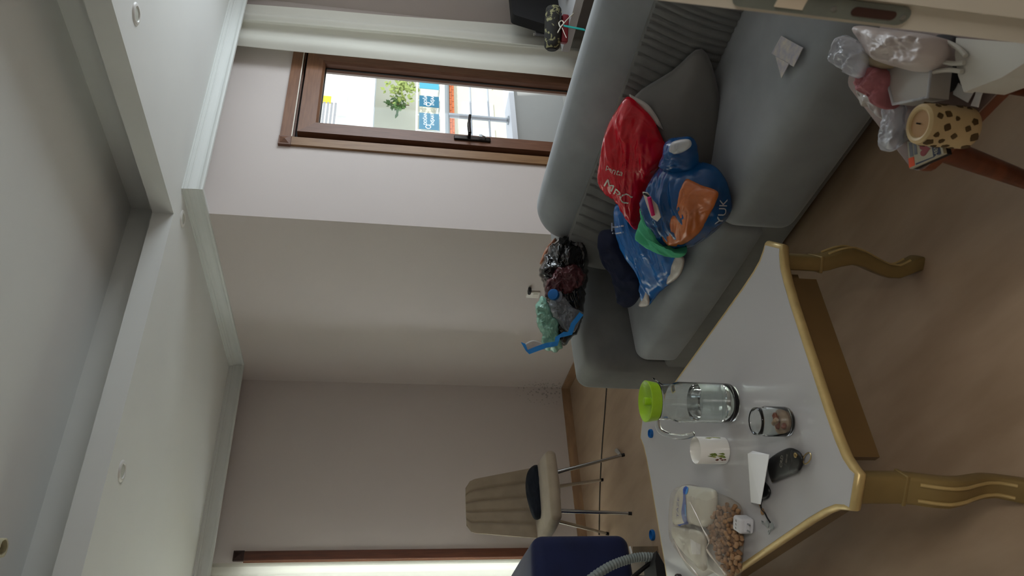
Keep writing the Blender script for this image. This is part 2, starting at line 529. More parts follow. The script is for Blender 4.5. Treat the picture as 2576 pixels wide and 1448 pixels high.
# plaster crown moulding: stands off the windowed walls to hide the curtain tracks
PROF = [(-.022, ZS), (-.022, 2.412), (.0, 2.408), (.010, 2.410), (.012, 2.418), (.010, 2.426), (.002, 2.428), (.003, 2.444), (.008, 2.462),
        (.015, 2.472), (.015, 2.479), (.020, 2.481), (.026, 2.488), (.026, 2.494), (.032, 2.496), (.032, ZS)]
def moulding(p0, p1, out, m0, m1):
    p0 = Vector((*p0, 0)); p1 = Vector((*p1, 0)); out = Vector((*out, 0)); d = (p1 - p0).normalized()
    V = [p0 + out * o + d * (m0 * o) + Vector((0, 0, z)) for o, z in PROF] + [p1 + out * o - d * (m1 * o) + Vector((0, 0, z)) for o, z in PROF]
    n = len(PROF)
    return V, [(i, (i + 1) % n, n + (i + 1) % n, n + i) for i in range(n)] + [tuple(range(n))[::-1], tuple(range(n, 2 * n))]
MXB, MYA, MYC = 2.719, 3.08, 4.90
struct('trim_1', moulding((MXB, MYA), (XR, MYA), (0, -1), -1, 0), TRIMW)
struct('trim_2', moulding((MXB, MYA), (MXB, MYC), (-1, 0), -1, 1), TRIMW)
struct('trim_3', moulding((MXB, MYC), (XL, MYC), (0, -1), 1, 0), TRIMW)
# baseboards
def bboard(name, a, b): struct(name, join(box(a, b)), BASEB)
bboard('baseboard_return', (XB - .014, YA, 0), (XB, YC, .066))
bboard('baseboard_far', (1.49, YC - .014, 0), (XB - .014, YC, .066))
bboard('baseboard_balcony', (XB, YA - .014, 0), (3.25, YA, .066))
bboard('baseboard_right', (4.22, YA - .014, 0), (XR, YA, .066))

# balcony door: casing with a corner block, sash with bevelled stiles, glass, handle
D = thing('door_1', 'brown balcony door with tall glass pane and dark lever handle', 'door', (DX0, YA, 0)); D['kind'] = 'structure'
del D['category']
yc0 = 3.253
obj('casing', join(box((3.262, yc0, 0), (3.325, YA, 2.045))), BROWNL, D, False)
obj('sealant', box((3.327, yc0 - .001, 2.043), (4.15, YA, 2.048)), M('white sealant', 'efe9dc', .6), D, False)
obj('casing', box((3.327, yc0, 2.048), (4.205, YA, 2.112)), BROWNT, D, False)
obj('casing', box((4.150, yc0, 0), (4.215, YA, 2.046)), BROWN, D, False)
def pyramid(x0, x1, z0, z1, y0, y1, h):
    b = box((x0, y0, z0), (x1, y1, z1))
    cx, cz = (x0 + x1) / 2, (z0 + z1) / 2; e = .008
    V = [Vector(p) for p in ((x0 + e, y0, z0 + e), (x1 - e, y0, z0 + e), (x1 - e, y0, z1 - e), (x0 + e, y0, z1 - e), (cx, y0 - h, cz))]
    return join(b, (V, [(0, 1, 4), (1, 2, 4), (2, 3, 4), (3, 0, 4)]))
obj('corner_block', pyramid(3.258, 3.326, 2.046, 2.116, yc0 - .004, YA, .014), BROWN, D, False)
obj('frame', join(box((3.30, 3.285, 0), (3.335, 3.36, 2.07)), box((4.135, 3.285, 0), (4.165, 3.36, 2.07)), box((3.335, 3.285, 2.035), (4.135, 3.36, 2.07))), BROWN, D, False)
obj('rebate', join(box((3.335, 3.325, 0), (3.40, 3.36, 2.035)), box((4.08, 3.325, 0), (4.135, 3.36, 2.035)), box((3.40, 3.325, 1.99), (4.08, 3.36, 2.035))), BROWND, D, False)
SX0, SX1, SZ1, SY = 3.366, 4.112, 2.018, 3.245
GX0, GX1, GZ0, GZ1 = 3.462, 4.008, .18, 1.906
def stile(outer, inner, y0, y1, bev=.014):
    """one bevelled frame member: outer edge and inner edge given as two end points each (x, z)"""
    (a, b), (c, d) = outer, inner
    def mix(p, q, t): return (p[0] + (q[0] - p[0]) * t, p[1] + (q[1] - p[1]) * t)
    e, f = mix(c, a, .12), mix(d, b, .12)
    V = [(a[0], y0, a[1]), (b[0], y0, b[1]), (f[0], y0, f[1]), (e[0], y0, e[1]), (d[0], y0 + bev, d[1]), (c[0], y0 + bev, c[1]),
         (a[0], y1, a[1]), (b[0], y1, b[1]), (d[0], y1, d[1]), (c[0], y1, c[1])]
    return [Vector(p) for p in V], [(0, 1, 2, 3), (3, 2, 4, 5), (5, 4, 8, 9), (9, 8, 7, 6), (6, 7, 1, 0), (0, 3, 5, 9, 6), (1, 7, 8, 4, 2)]
A0, A1, A2, A3 = (SX0, .02), (SX1, .02), (SX1, SZ1), (SX0, SZ1)
B0, B1, B2, B3 = (GX0, GZ0), (GX1, GZ0), (GX1, GZ1), (GX0, GZ1)
for (o1, o2, i1, i2, mm) in ((A0, A3, B0, B3, BROWN), (A1, A2, B1, B2, BROWN), (A3, A2, B3, B2, BROWNT), (A0, A1, B0, B1, BROWNT)):
    obj('stile' if mm is BROWN else 'rail', stile((o1, o2), (i1, i2), SY, 3.325), mm, D, False)
obj('gasket', join(box((GX0 - .004, 3.292, GZ0), (GX0 + .007, 3.300, GZ1)), box((GX1 - .007, 3.292, GZ0), (GX1 + .004, 3.300, GZ1)), box((GX0, 3.292, GZ1 - .007), (GX1, 3.300, GZ1 + .004))), GASKET, D, False)
obj('glass_pane', box((GX0 - .006, 3.300, GZ0 - .006), (GX1 + .006, 3.306, GZ1 + .006)), PANE, D, False)
hp = obj('handle_plate', rbox((3.414, SY - .006, .983), (.034, .016, .226), .007), METALD, D)
obj('lever', join(tube([(3.414, SY - .01, 1.005), (3.414, SY - .055, 1.005)], .010), tube(smooth_pts([(3.414, SY - .052, 1.005), (3.47, SY - .056, 1.008), (3.53, SY - .054, 1.004), (3.575, SY - .048, .998)], 5), [.011] * 8 + [.009] * 8)), METALD, hp)
obj('key', join(tube([(3.414, SY - .012, .905), (3.414, SY - .03, .905)], .005), tube([(3.414, SY - .03, .905), (3.42, SY - .034, .93)], .004), box((3.408, SY - .036, .925), (3.428, SY - .032, .945))), SATIN, hp)
for hz in (1.88, 1.1):
    obj('hinge', box((4.112, SY - .004, hz - .05), (4.128, 3.29, hz + .05)), BROWN, D, False)

# far window behind the left curtain: brown casing edge and a glazed sash
Wn = thing('window_1', 'brown framed window behind the white curtain at the far wall', 'window', (WX1, YC, 0)); Wn['kind'] = 'structure'; del Wn['category']
obj('casing', join(box((1.432, YC - .02, 0), (1.488, YC, 2.325))), M_wood('dark brown casing', '5a3322', '48271a', 6, .45, (14, 14, 1.2)), Wn, False)
obj('corner_block', pyramid(1.428, 1.490, 2.262, 2.328, YC - .026, YC, .01), M('dark brown block', '2c1610', .5), Wn, False)
obj('frame', join(box((1.36, YC + .03, 0), (1.44, YC + .1, 2.27)), box((-.95, YC + .03, 0), (-.87, YC + .1, 2.27)), box((-.87, YC + .03, 2.19), (1.36, YC + .1, 2.27)),
                  box((-.87, YC + .03, 0), (1.36, YC + .1, .1)), box((.2, YC + .03, .1), (.3, YC + .1, 2.19))), BROWN, Wn, False)
obj('glass_pane', box((-.87, YC + .06, .1), (.2, YC + .065, 2.19)), PANE, Wn, False)
obj('glass_pane', box((.3, YC + .06, .1), (1.36, YC + .065, 2.19)), PANE, Wn, False)
W2 = thing('window_2', 'wide white framed window in the right wall', 'window', (XR, RY0, RZ0)); W2['kind'] = 'structure'; del W2['category']
obj('frame', join(box((XR + .05, RY0, RZ0), (XR + .11, RY1, RZ0 + .07)), box((XR + .05, RY0, RZ1 - .07), (XR + .11, RY1, RZ1)), box((XR + .05, RY0, RZ0 + .07), (XR + .11, RY0 + .07, RZ1 - .07)),
                  box((XR + .05, RY1 - .07, RZ0 + .07), (XR + .11, RY1, RZ1 - .07)), box((XR + .05, 1.66, RZ0 + .07), (XR + .11, 1.74, RZ1 - .07))), WHITEP, W2, False)
obj('glass_pane', box((XR + .08, RY0 + .07, RZ0 + .07), (XR + .085, 1.66, RZ1 - .07)), PANE, W2, False)
obj('glass_pane', box((XR + .08, 1.74, RZ0 + .07), (XR + .085, RY1 - .07, RZ1 - .07)), PANE, W2, False)

# doorway frame beside the camera, with its strike plate
DF = thing('door_2', 'cream painted doorway jamb with steel strike plate at the frame edge', 'door frame', (.76, YN0, 0)); DF['kind'] = 'structure'; del DF['category']
CREAM = M('cream painted jamb', 'd0c9b8', .45, var=(4, .06))
obj('jamb', box((.751, .441, 0), (PX1, YN1 + .001, 2.06)), CREAM, DF, False)
obj('jamb_stop', box((.742, YN0 - .01, 0), (PX1, .438, 2.06)), CREAM, DF, False)
obj('jamb_left', box((PX0, YN0 - .01, 0), (PX0 + .025, YN1, 2.06)), CREAM, DF, False)
obj('head', box((PX0, YN0 - .01, 2.06), (PX1, YN1, 2.085)), CREAM, DF, False)
obj('architrave', box((PX1, YN1 - .001, 0), (.86, YN1 + .012, 2.12)), CREAM, DF, False)
def stadium(y0, y1, z0, z1, n=8):
    r = (y1 - y0) / 2; yc = (y0 + y1) / 2
    return [(yc + r * math.cos(PI * k / n), z1 - r + r * math.sin(PI * k / n)) for k in range(n + 1)] + \
           [(yc + r * math.cos(PI + PI * k / n), z0 + r + r * math.sin(PI + PI * k / n)) for k in range(n + 1)]
STRIKE = M('strike plate steel', '7f857c', .45, .4, var=(40, .15))
q0 = atx(2250, 57, .75); q1 = atx(2286, 22, .75)
sy0, sy1 = .4455, .4705
sp = obj('strike_plate', prism([(.7498, y, z) for y, z in stadium(sy0, sy1, .896, 1.12)], (-.0016, 0, 0)), STRIKE, DF, False)
obj('latch_box', prism([(.7480, y, z) for y, z in ((.4475, 1.032), (.4645, 1.032), (.4645, 1.067), (.4475, 1.067))], (-.0012, 0, 0)), M('cream latch insert', 'cdbfa8', .5), sp, False)
obj('bolt_slot', prism([(.7480, y, z) for y, z in stadium(.4525, .4645, .914, .972)], (-.0006, 0, 0)), M('bare wood slot', '3a2016', .8), sp, False)
for z in (.995, .905):
    obj('screw', prism([(.7480, .4585 + .0035 * math.cos(2 * PI * k / 12), z + .0035 * math.sin(2 * PI * k / 12)) for k in range(12)], (-.0009, 0, 0)), SATIN, sp, False)

# ------------------------------------------------------------------ outside
BAL = M('balcony render', 'a9aaa8', .9, bump=(120, .15), var=(3, .05))
struct('floor_balcony', box((2.9, YA + .2, -.2), (8.5, 4.62, -.06)), M('balcony screed', 'b4b4b0', .9))
par = thing('balcony_parapet', 'low grey rendered balcony parapet beyond the glass door', 'parapet', (5.4, 4.55, -.06))
obj('parapet_wall', box((3.0, 4.47, -.06), (8.5, 4.62, .40)), BAL, par, False)
obj('coping', box((3.0, 4.43, .40), (8.5, 4.66, .445)), M('white coping', 'dfe3ea', .6), par, False)
rl = thing('balcony_railing', 'steel tube railing standing on the parapet coping', 'railing', (5.4, 4.53, .445))
px_ = aty(1200, 296, 4.53).x; RAILM = M('bright steel tube', 'c3cad2', .45, .3)
for k in range(5):
    x = px_ + (k - 1) * 1.05
    obj('post', tube([(x, 4.53, .445), (x, 4.53, .98)], .022), RAILM, rl)
    obj('base_flange', lathe((x, 4.53, .445), [(.04, 0), (.04, .012), (.024, .02)], 16), SATIN, rl)
for z in (.62, .78):
    obj('rail', tube([(3.05, 4.53, z), (8.4, 4.53, z)], .009), RAILM, rl)
obj('handrail', tube([(3.05, 4.53, .99), (8.4, 4.53, .99)], .02), SATIN, rl)

YO = 15.0
CREAMF = M('cream facade render', 'd8d6c4', .9, var=(1.5, .06)); WHITEF = M('white facade render', 'f4f4f0', .9)
BRICK = M('orange brick', 'c86f44', .9, var=(12, .25)); JOINT = M('mortar', 'd8c8b4', .9)
ap = thing('apartment_building', 'pale apartment building across the street behind the glass door', 'building', (17.2, YO + 1.6, -4))
obj('upper_wall', box((8, YO, 2.0), (28, YO + 3, 7)), WHITEF, ap, False)
obj('floor_slab', box((8, YO, 1.9), (28, YO + 3, 2.0)), M('slab edge blue white', 'd6deea', .8), ap, False)
obj('recessed_wall', box((8, YO + 1.4, .0), (28, YO + 3, 1.9)), CREAMF, ap, False)
obj('balcony_slab', box((8, YO - .05, -.12), (28, YO + 1.4, .02)), WHITEF, ap, False)
obj('lower_wall', box((8, YO + .25, -6), (28, YO + 3, -.42)), CREAMF, ap, False)
obj('brick_backing', box((8, YO + .16, -.42), (28, YO + 3, -.12)), JOINT, ap, False)
bw = .24
for r in range(4):
    for k in range(20):
        x = 14.6 + k * (bw + .02) + (r % 2) * .13
        obj('brick', box((x, YO + .13, -.415 + r * .075), (x + bw, YO + .17, -.352 + r * .075)), BRICK, ap, False)
for (x, z, w, h) in ((17.0, -1.55, .55, .8), (18.3, -1.55, .55, .8), (15.9, -1.55, .55, .8), (16.3, 2.7, .8, .9), (18.1, 2.7, .8, .9)):
    yb = YO if z > 0 else YO + .25
    fr = obj('window_frame', join(box((x - .05, yb - .04, z - .05), (x + w + .05, yb + .02, z)), box((x - .05, yb - .04, z + h), (x + w + .05, yb + .02, z + h + .05)),
                        box((x - .05, yb - .04, z), (x, yb + .02, z + h)), box((x + w, yb - .04, z), (x + w + .05, yb + .02, z + h))), WHITEF, ap, False)
    obj('window_pane', box((x, yb - .02, z), (x + w, yb - .01, z + h)), M('white opaque pane', 'f0f2f0', .2), fr, False)  # opaque near-white pane
obj('canopy_slats', join(*[box((15.0 + .0, YO - .5, 2.88 + .1 * k), (16.25, YO - .45, 2.94 + .1 * k)) for k in range(5)]), M('grey slats', '8f8f92', .6), ap, False, kind='stuff')
obj('yellow_panel', box((16.3, YO - .45, 3.05), (16.55, YO - .4, 3.3)), M('yellow panel', 'f0d23a', .6), ap, False)
obj('handrail', box((8, YO - .02, .66), (28, YO + .04, .71)), WHITEF, ap, False)
for k in range(14):
    obj('baluster', box((13.5 + k * .62, YO, .02), (13.53 + k * .62, YO + .03, .68)), WHITEF, ap, False)
BAN = M('teal banner cloth', '2f6f8c', .6, var=(3, .15)); BANL = M('pale teal banner cloth', '4fa5bd', .6)
WTXT = M('white print', 'f2f4f4', .6)
def banner(px, w, txt, label, mt):
    c = aty(1080, px, YO - .06)
    x0, x1 = c.x - w / 2, c.x + w / 2
    b = thing('banner', label, 'banner', (c.x, YO - .06, .05))
    obj('cloth', box((x0, YO - .075, .05), (x1, YO - .06, .62)), mt, b, False)
    if txt:
        for i, t in enumerate(txt):
            obj('lettering', xf(text_geo(t, .135), basis((c.x + .09, YO - .079, .44 - .2 * i), (1, 0, 0), (0, 0, 1))), WTXT, b, False)
        obj('emblem', torus((x0 + .1, YO - .079, .36), .07, .01, (0, 1, 0)), WTXT, b)
banner(306, .66, ('DOĞAN', 'İNŞAAT'), 'teal banner with white lettering, nearest the door handle', BAN)
banner(256, .46, ('DOĞAN', 'İNŞAAT'), 'teal banner with white lettering, behind the hanging plant', BAN)
banner(212, .44, None, 'plain pale teal banner at the right of the glass', BANL)
LEAF = M('leaf green', '5d7f45', .6, var=(6, .3)); LEAF2 = M('leaf yellow green', '93a358', .6)
def plant(px, py, n, spread, drop, label, mt, yp):
    c = aty(px, py, yp)
    t = thing('balcony_plant', label, 'plant', (c.x, yp, .7))
    V, F = [], []
    for i in range(n):
        p = c + Vector((random.gauss(0, spread), random.uniform(-.15, .15), random.gauss(0, spread * .8) - (random.random() ** 2) * drop))
        s = random.uniform(.06, .11); a = random.uniform(0, 6.3); b = random.uniform(-.6, .6)
        u = Vector((math.cos(a), b, math.sin(a))) * s; w = Vector((-math.sin(a), .3, math.cos(a))) * s * .55
        k = len(V); V += [p - u, p + w, p + u, p - w]; F.append((k, k + 1, k + 2, k + 3))
    obj('foliage', (V, F), mt, t, False, kind='stuff')
    obj('stem', tube([c + Vector((0, 0, -.3 - drop * .5)), c, c + Vector((.05, 0, .2))], .015), M(label[:8] + ' stem', '6a5a3a', .8), t)
plant(1010, 225, 130, .26, .1, 'flowering shrub on the balcony across the street', LEAF2, YO + .25)
plant(1000, 262, 70, .14, .1, 'leafy green climber beside the flowering shrub', LEAF, YO + .65)
vine = thing('hanging_vine', 'tall thin green vine rising above the leafy climber', 'plant', aty(1000, 262, YO + 1.1))
vp = [aty(970 + i * 5, 258 + 2 * math.sin(i * 1.3), YO + 1.1) for i in range(8)]
V, F = [], []
for p in vp * 5:
    q = p + Vector((random.gauss(0, .04), random.uniform(-.05, .05), random.gauss(0, .05))); s = .06; k = len(V)
    a = random.uniform(0, 6.3); u = Vector((math.cos(a), .2, math.sin(a))) * s; w = Vector((-math.sin(a), .2, math.cos(a))) * s * .5
    V += [q - u, q + w, q + u, q - w]; F.append((k, k + 1, k + 2, k + 3))
obj('foliage', (V, F), LEAF, vine, False, kind='stuff'); obj('stem', tube(vp, .012), LEAF, vine)
struct('floor_street', box((-30, YA + 3, -6.2), (60, 40, -6)), M('street paving', 'b9b6ae', .9))
#@@BIG
# ------------------------------------------------------------------ curtains
def folds(x0, x1, y, amp, n, seed):
    pts = []; N = n * 8
    for i in range(N + 1):
        t = i / N
        a = amp * (.6 + .4 * noise.noise(Vector((t * 5, seed, 0))))
        pts.append((x0 + (x1 - x0) * t + .006 * math.sin(t * n * 2 * PI * 2 + seed), y + a * math.sin(t * n * 2 * PI + .8 * noise.noise(Vector((t * 4, seed + 3, 1))))))
    return pts
ca = sheet([(p.x, p.y) for p in smooth_pts([(3.985, 3.165, 0), (4.03, 3.14, 0), (4.09, 3.15, 0), (4.125, 3.14, 0), (4.137, 3.095, 0), (4.15, 3.14, 0), (4.162, 3.10, 0), (4.18, 3.145, 0), (4.22, 3.15, 0), (4.26, 3.13, 0), (4.31, 3.155, 0), (4.365, 3.14, 0)], 5)], .03, 2.50, rows=16, wob=.02, seed=2)
ca = ([Vector((p.x + (2.5 - p.z) * .025 * (p.x - 3.985) / .38 * 2, p.y, p.z)) for p in ca[0]], ca[1])
single('curtain', ca, SHEER, 'gathered white curtain hanging to the right of the balcony door', 'curtain')
single('curtain', sheet(folds(1.392, -1.15, 5.005, .03, 22, 5), .03, 2.5, rows=8, wob=.012, seed=8), SHEER, 'long white curtain over the far window behind the navy pouf', 'curtain')

# ------------------------------------------------------------------ recessed ceiling spots
def spot(px, py, label, dx=0):
    c = atz(px, py, ZS); c.z = ZS; c.x += dx
    t = thing('recessed_spotlight', label, 'ceiling light', c, 'recessed spotlights in the lowered ceiling')
    obj('ring', lathe((c.x, c.y, ZS), [(.028, .004), (.028, -.004), (.031, -.007), (.040, -.006), (.045, -.002), (.046, .001)], 32), WHITEP, t)
    obj('lens', lathe((c.x, c.y, ZS), [(.0285, -.002), (.012, -.0035), (.001, -.004)], 24), M('spot lens', 'c9cbc0', .3), t)
spot(342, 35, 'round white ceiling spotlight nearest the right window side, above the balcony door')
spot(462, 537, 'round white ceiling spotlight partly behind the moulding at the wall corner', -.035)
spot(306, 1184, 'round white ceiling spotlight over the far left of the room')
c = atz(9, 1377, 2.42)
t = thing('ceiling_lamp', 'cream tube shaped lamp socket hanging at the top left of the room', 'lamp', (c.x, c.y, HT))
LAMPC = M('cream lamp tube', 'c4bd9e', .45)
ax = Vector((0, 0, 1))
obj('socket', lathe((c.x, c.y, 2.42), [(.020, .0), (.024, -.001), (.024, .03), (.022, .16), (.016, .17), (.001, .17), (.001, .12), (.019, .12)], 24, True), LAMPC, t)
obj('inside', lathe((c.x, c.y, 2.42), [(.019, .10), (.001, .10)], 20), BLACKM, t)
obj('stem', tube([(c.x, c.y, 2.59), (c.x, c.y, HT - .02)], .008), LAMPC, t)
obj('canopy', lathe((c.x, c.y, HT), [(.05, -.001), (.05, -.012), (.02, -.028), (.008, -.03)], 24), LAMPC, t)

# ------------------------------------------------------------------ sofa
so = thing('sofa', 'long grey velvet sofa with a low arm and thick back bolster', 'sofa', (2.1, 2.0, 0))
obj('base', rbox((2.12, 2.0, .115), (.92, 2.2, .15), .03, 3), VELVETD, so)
for x in (1.78, 2.5):
    for y in (1.02, 2.98):
        obj('foot', lathe((x, y, 0), [(.022, 0), (.026, .03), (.03, .05)], 16), BLACK, so)
obj('seat_cushion', rbox((1.925, 2.365, .235), (.54, 1.00, .215), .055, 4, (.012, .01, .022), 8), VELVET, so)
obj('seat_cushion', rbox((1.885, 1.325, .23), (.57, 1.05, .275), .06, 4, (.012, .01, .022), 8), VELVET, so)
# dent in the right seat cushion
ch = [o for o in so.children if o.name.startswith('seat_cushion')][1]
for v in ch.data.vertices:
    p = v.co + so.location
    if p.z > .3:
        d = (Vector((p.x, p.y)) - Vector((1.80, 1.42))).length
        v.co.z -= .014 * math.exp(-(d / .12) ** 2)
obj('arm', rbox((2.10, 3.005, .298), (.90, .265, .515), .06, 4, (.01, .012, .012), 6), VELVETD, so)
# pleated lower back: a panel with upright tucks
V, F = [], []; ny, nz = 760, 10
tucks = [.98, 1.08, 1.17, 1.25, 1.33, 1.385, 1.445, 1.50, 1.56, 1.645, 1.72, 1.79, 1.88, 1.98, 2.06, 2.15, 2.23,  .95, 1.02, 1.13, 1.21, 1.28, 1.36, 1.41, 1.47, 1.53, 1.60, 1.69, 1.75, 1.84, 1.93, 2.02, 2.1, 2.19, 2.27, 2.33, 2.4, 2.46, 2.52, 2.6]
for j in range(nz + 1):
    z = .33 + .32 * j / nz
    for i in range(ny + 1):
        y = .88 + 1.88 * i / ny
        yy = y + .05 * (j / nz - .5)
        d = min(abs(yy - q) for q in tucks)
        x = 2.105 - .025 * math.sin(PI * j / nz) + .012 * math.exp(-(d / .0036) ** 2) + .05 * (j / nz) 
        V.append(Vector((x, y, z)))
for j in range(nz):
    for i in range(ny):
        a = j * (ny + 1) + i; F.append((a, a + 1, a + ny + 2, a + ny + 1))
k = len(V)
V += [Vector((2.30, .88, .33)), Vector((2.30, 2.76, .33)), Vector((2.30, 2.76, .65)), Vector((2.30, .88, .65))]
r0, r1 = [i for i in range(ny + 1)], [nz * (ny + 1) + i for i in range(ny + 1)]
F += [tuple([k] + r0[::1] + [k + 1])[::-1], tuple([k + 3] + r1 + [k + 2]), tuple([k] + [j * (ny + 1) for j in range(nz + 1)] + [k + 3]), tuple([k + 1] + [j * (ny + 1) + ny for j in range(nz + 1)] + [k + 2]), (k, k + 1, k + 2, k + 3)]
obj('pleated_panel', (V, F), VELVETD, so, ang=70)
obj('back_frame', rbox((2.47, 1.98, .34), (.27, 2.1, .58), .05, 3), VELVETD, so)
rot = Matrix.Rotation(math.radians(-20), 3, 'Y')
obj('bolster', rbox((2.35, 1.78, .62), (.30, 1.93, .335), .148, 6, (.015, .02, .015), 10, rot), VELVET, so)
sc_ = tube(smooth_pts([atx(1484 + 0, 100, 2.22), atx(1500, 160, 2.2), atx(1535, 190, 2.2)], 5), .0015, 6)
# ------------------------------------------------------------------ beige chair
chx = thing('dining_chair', 'beige velvet chair with channelled back and chrome legs by the far wall', 'chair', (1.57, 4.33, 0))
V, F = [], []
seat = rbox((1.565, 4.33, .453), (.46, .47, .062), .03, 4, (0, 0, .01), 8)
seat = ([Vector((1.565 + (p.x - 1.565) * (1 - .10 * ((p.y - 4.33) / .23) ** 2 * (1 if p.y < 4.33 else .6)), 4.33 + (p.y - 4.33) * (1 - .10 * ((p.x - 1.565) / .23) ** 2), p.z)) for p in seat[0]], seat[1])
obj('seat', seat, BEIGE, chx)
obj('seat_rim', tube(smooth_pts([(1.565 + .19 * math.cos(a), 4.33 + .2 * math.sin(a), .422) for a in [2 * PI * i / 16 for i in range(16)]] + [(1.565 + .19, 4.33, .422)], 3), .007, 8), CHROME, chx)
# backrest: tapered panel with upright channels, curved a little round the sitter
V, F = [], []; nx, nz = 60, 16
seams = [-.6, -.2, .2, .6]
for side in (0, 1):
    for j in range(nz + 1):
        t = j / nz; z = .47 + .435 * t
        hw = .225 - .062 * t - (.045 * max(0, (t - .88) / .12) ** 2.5)
        for i in range(nx + 1):
            u = -1 + 2 * i / nx
            x = 1.60 + hw * u - .0 
            y = 4.565 + .07 * t - .03 * u * u
            if side == 0:
                d = min(abs(u - q) for q in seams)
                y -= .032 - .014 * math.exp(-(d / .045) ** 2) * (1 if .06 < t < .95 else 0)
                y += .022 * (abs(u) ** 6) + .02 * t ** 12
            V.append(Vector((x, y, z)))
m = (nx + 1) * (nz + 1)
for j in range(nz):
    for i in range(nx):
        a = j * (nx + 1) + i
        F.append((a, a + 1, a + nx + 2, a + nx + 1)); F.append((m + a, m + a + nx + 1, m + a + nx + 2, m + a + 1))
for i in range(nx):
    F.append((i, i + 1, m + i + 1, m + i)); b = nz * (nx + 1) + i; F.append((b, b + 1, m + b + 1, m + b))
for j in range(nz):
    for i in (0, nx):
        a = j * (nx + 1) + i; F.append((a, a + nx + 1, m + a + nx + 1, m + a))
obj('backrest', (V, F), BEIGE, chx, ang=60)
feet = [atz(1571, 1143, 0), atz(1589, 1291, 0), atz(1517, 1206, 0), Vector((1.43, 4.63, 0))]
tops = [Vector((1.66, 4.20, .425)), Vector((1.44, 4.22, .425)), Vector((1.66, 4.45, .425)), Vector((1.47, 4.45, .425))]
for f, tp in zip(feet, tops):
    lg = obj('leg', tube([tp, f.lerp(tp, .03)], [.0125, .0085], 14), CHROME, chx)
    obj('foot_cap', tube([f.lerp(tp, .045), f], [.0105, .0105], 12), BLACK, lg)
# dark trousers left on the chair
def sblob(name, pts, fn, n, tf, tb, mat, label=None, cat=None, group=None, parent=None, **k):
    O = [fn(*p) for p in pts]
    g = blob(O, n, tf, tb, **k)
    if parent: return obj(name, g, mat, parent, ang=0, label=label)
    return single(name, g, mat, label, cat, group, ang=0)
DEN = M('dark navy denim', '121a26', .85, var=(12, .3), bump=(200, .1))
sblob('folded_trousers', [(1322, 1215), (1328, 1185), (1345, 1169), (1362, 1176), (1367, 1210), (1368, 1270), (1366, 1296), (1350, 1307), (1338, 1295), (1325, 1250)],
      lambda x, y: aty(x, y, 4.37), (-.3, -1, .25), .05, .08, DEN, 'dark folded trousers lying on the beige chair', 'trousers', amp=.014, sc=16, seed=4)

# ------------------------------------------------------------------ navy pouf
nv = thing('pouf', 'big navy blue velvet pouf at the lower left corner', 'pouf', (.78, 4.2, 0))
g = rbox((.68, 4.25, .40), (1.03, .80, .52), .06, 4, (0, 0, .03), 8)
g = ([Vector((p.x, p.y, p.z + .04 * max(0, (1.2 - p.x)) * max(0, (p.z - .4)) / .26)) for p in g[0]], g[1])
obj('body', g, NAVY, nv)
for x in (.24, 1.0):
    for y in (4.02, 4.55):
        obj('leg', lathe((x, y, 0), [(.018, 0), (.022, .15)], 12), BLACK, nv)
single('floor_tag', prism([atz(1583, 1374, 0), atz(1586, 1373, 0), atz(1594, 1398, 0), atz(1590, 1399, 0)], (0, 0, .004)), WHITEPAPER, 'thin white strip on the floor under the navy pouf edge', 'strip', smooth=False)
cb = box((.98, 3.66, 0), (1.115, 3.92, .012))
single('cardboard', prism([atz(1600, 1374, 0), atz(1655, 1373, 0), atz(1660, 1410, 0), atz(1598, 1412, 0)], (0, 0, .02)), M('brown cardboard', '7c6a52', .9, var=(8, .2)), 'flat brown cardboard piece on the floor beside the vacuum hose', 'cardboard', smooth=False)

# ------------------------------------------------------------------ vacuum cleaner (only hose and nose show)
vc = thing('vacuum_cleaner', 'black vacuum cleaner with grey ribbed hose behind the coffee table', 'vacuum cleaner', (.55, 2.98, 0))
obj('body', rbox((.50, 3.02, .20), (.5, .3, .36), .07, 4, (0, 0, .02), 5), BLACK, vc)
obj('nose', prism([aty(1652, 1384, 2.86), aty(1690, 1452, 2.86), aty(1700, 1475, 2.86), aty(1655, 1470, 2.86), aty(1648, 1410, 2.86)], (0, .14, 0)), BLACKM, vc, False)
hp_ = smooth_pts([aty(1440, 1500, 2.92), aty(1480, 1460, 2.92), aty(1530, 1426, 2.92), aty(1575, 1408, 2.92), aty(1615, 1400, 2.92), aty(1655, 1402, 2.93)], 26)
obj('hose', tube(hp_, [.0175 + .0016 * math.sin(i * 1.57) for i in range(len(hp_))], 14), M('grey ribbed plastic', '7d8583', .4), vc)
obj('tube', tube(smooth_pts([aty(1575, 1465, 2.95), aty(1605, 1440, 2.94), aty(1645, 1408, 2.93)], 6), .0085, 10), BLACK, vc)
obj('wheel', lathe((.3, 2.87, .08), [(.07, -.01), (.08, 0), (.08, .03), (.07, .04)], 20), BLACKM, vc)

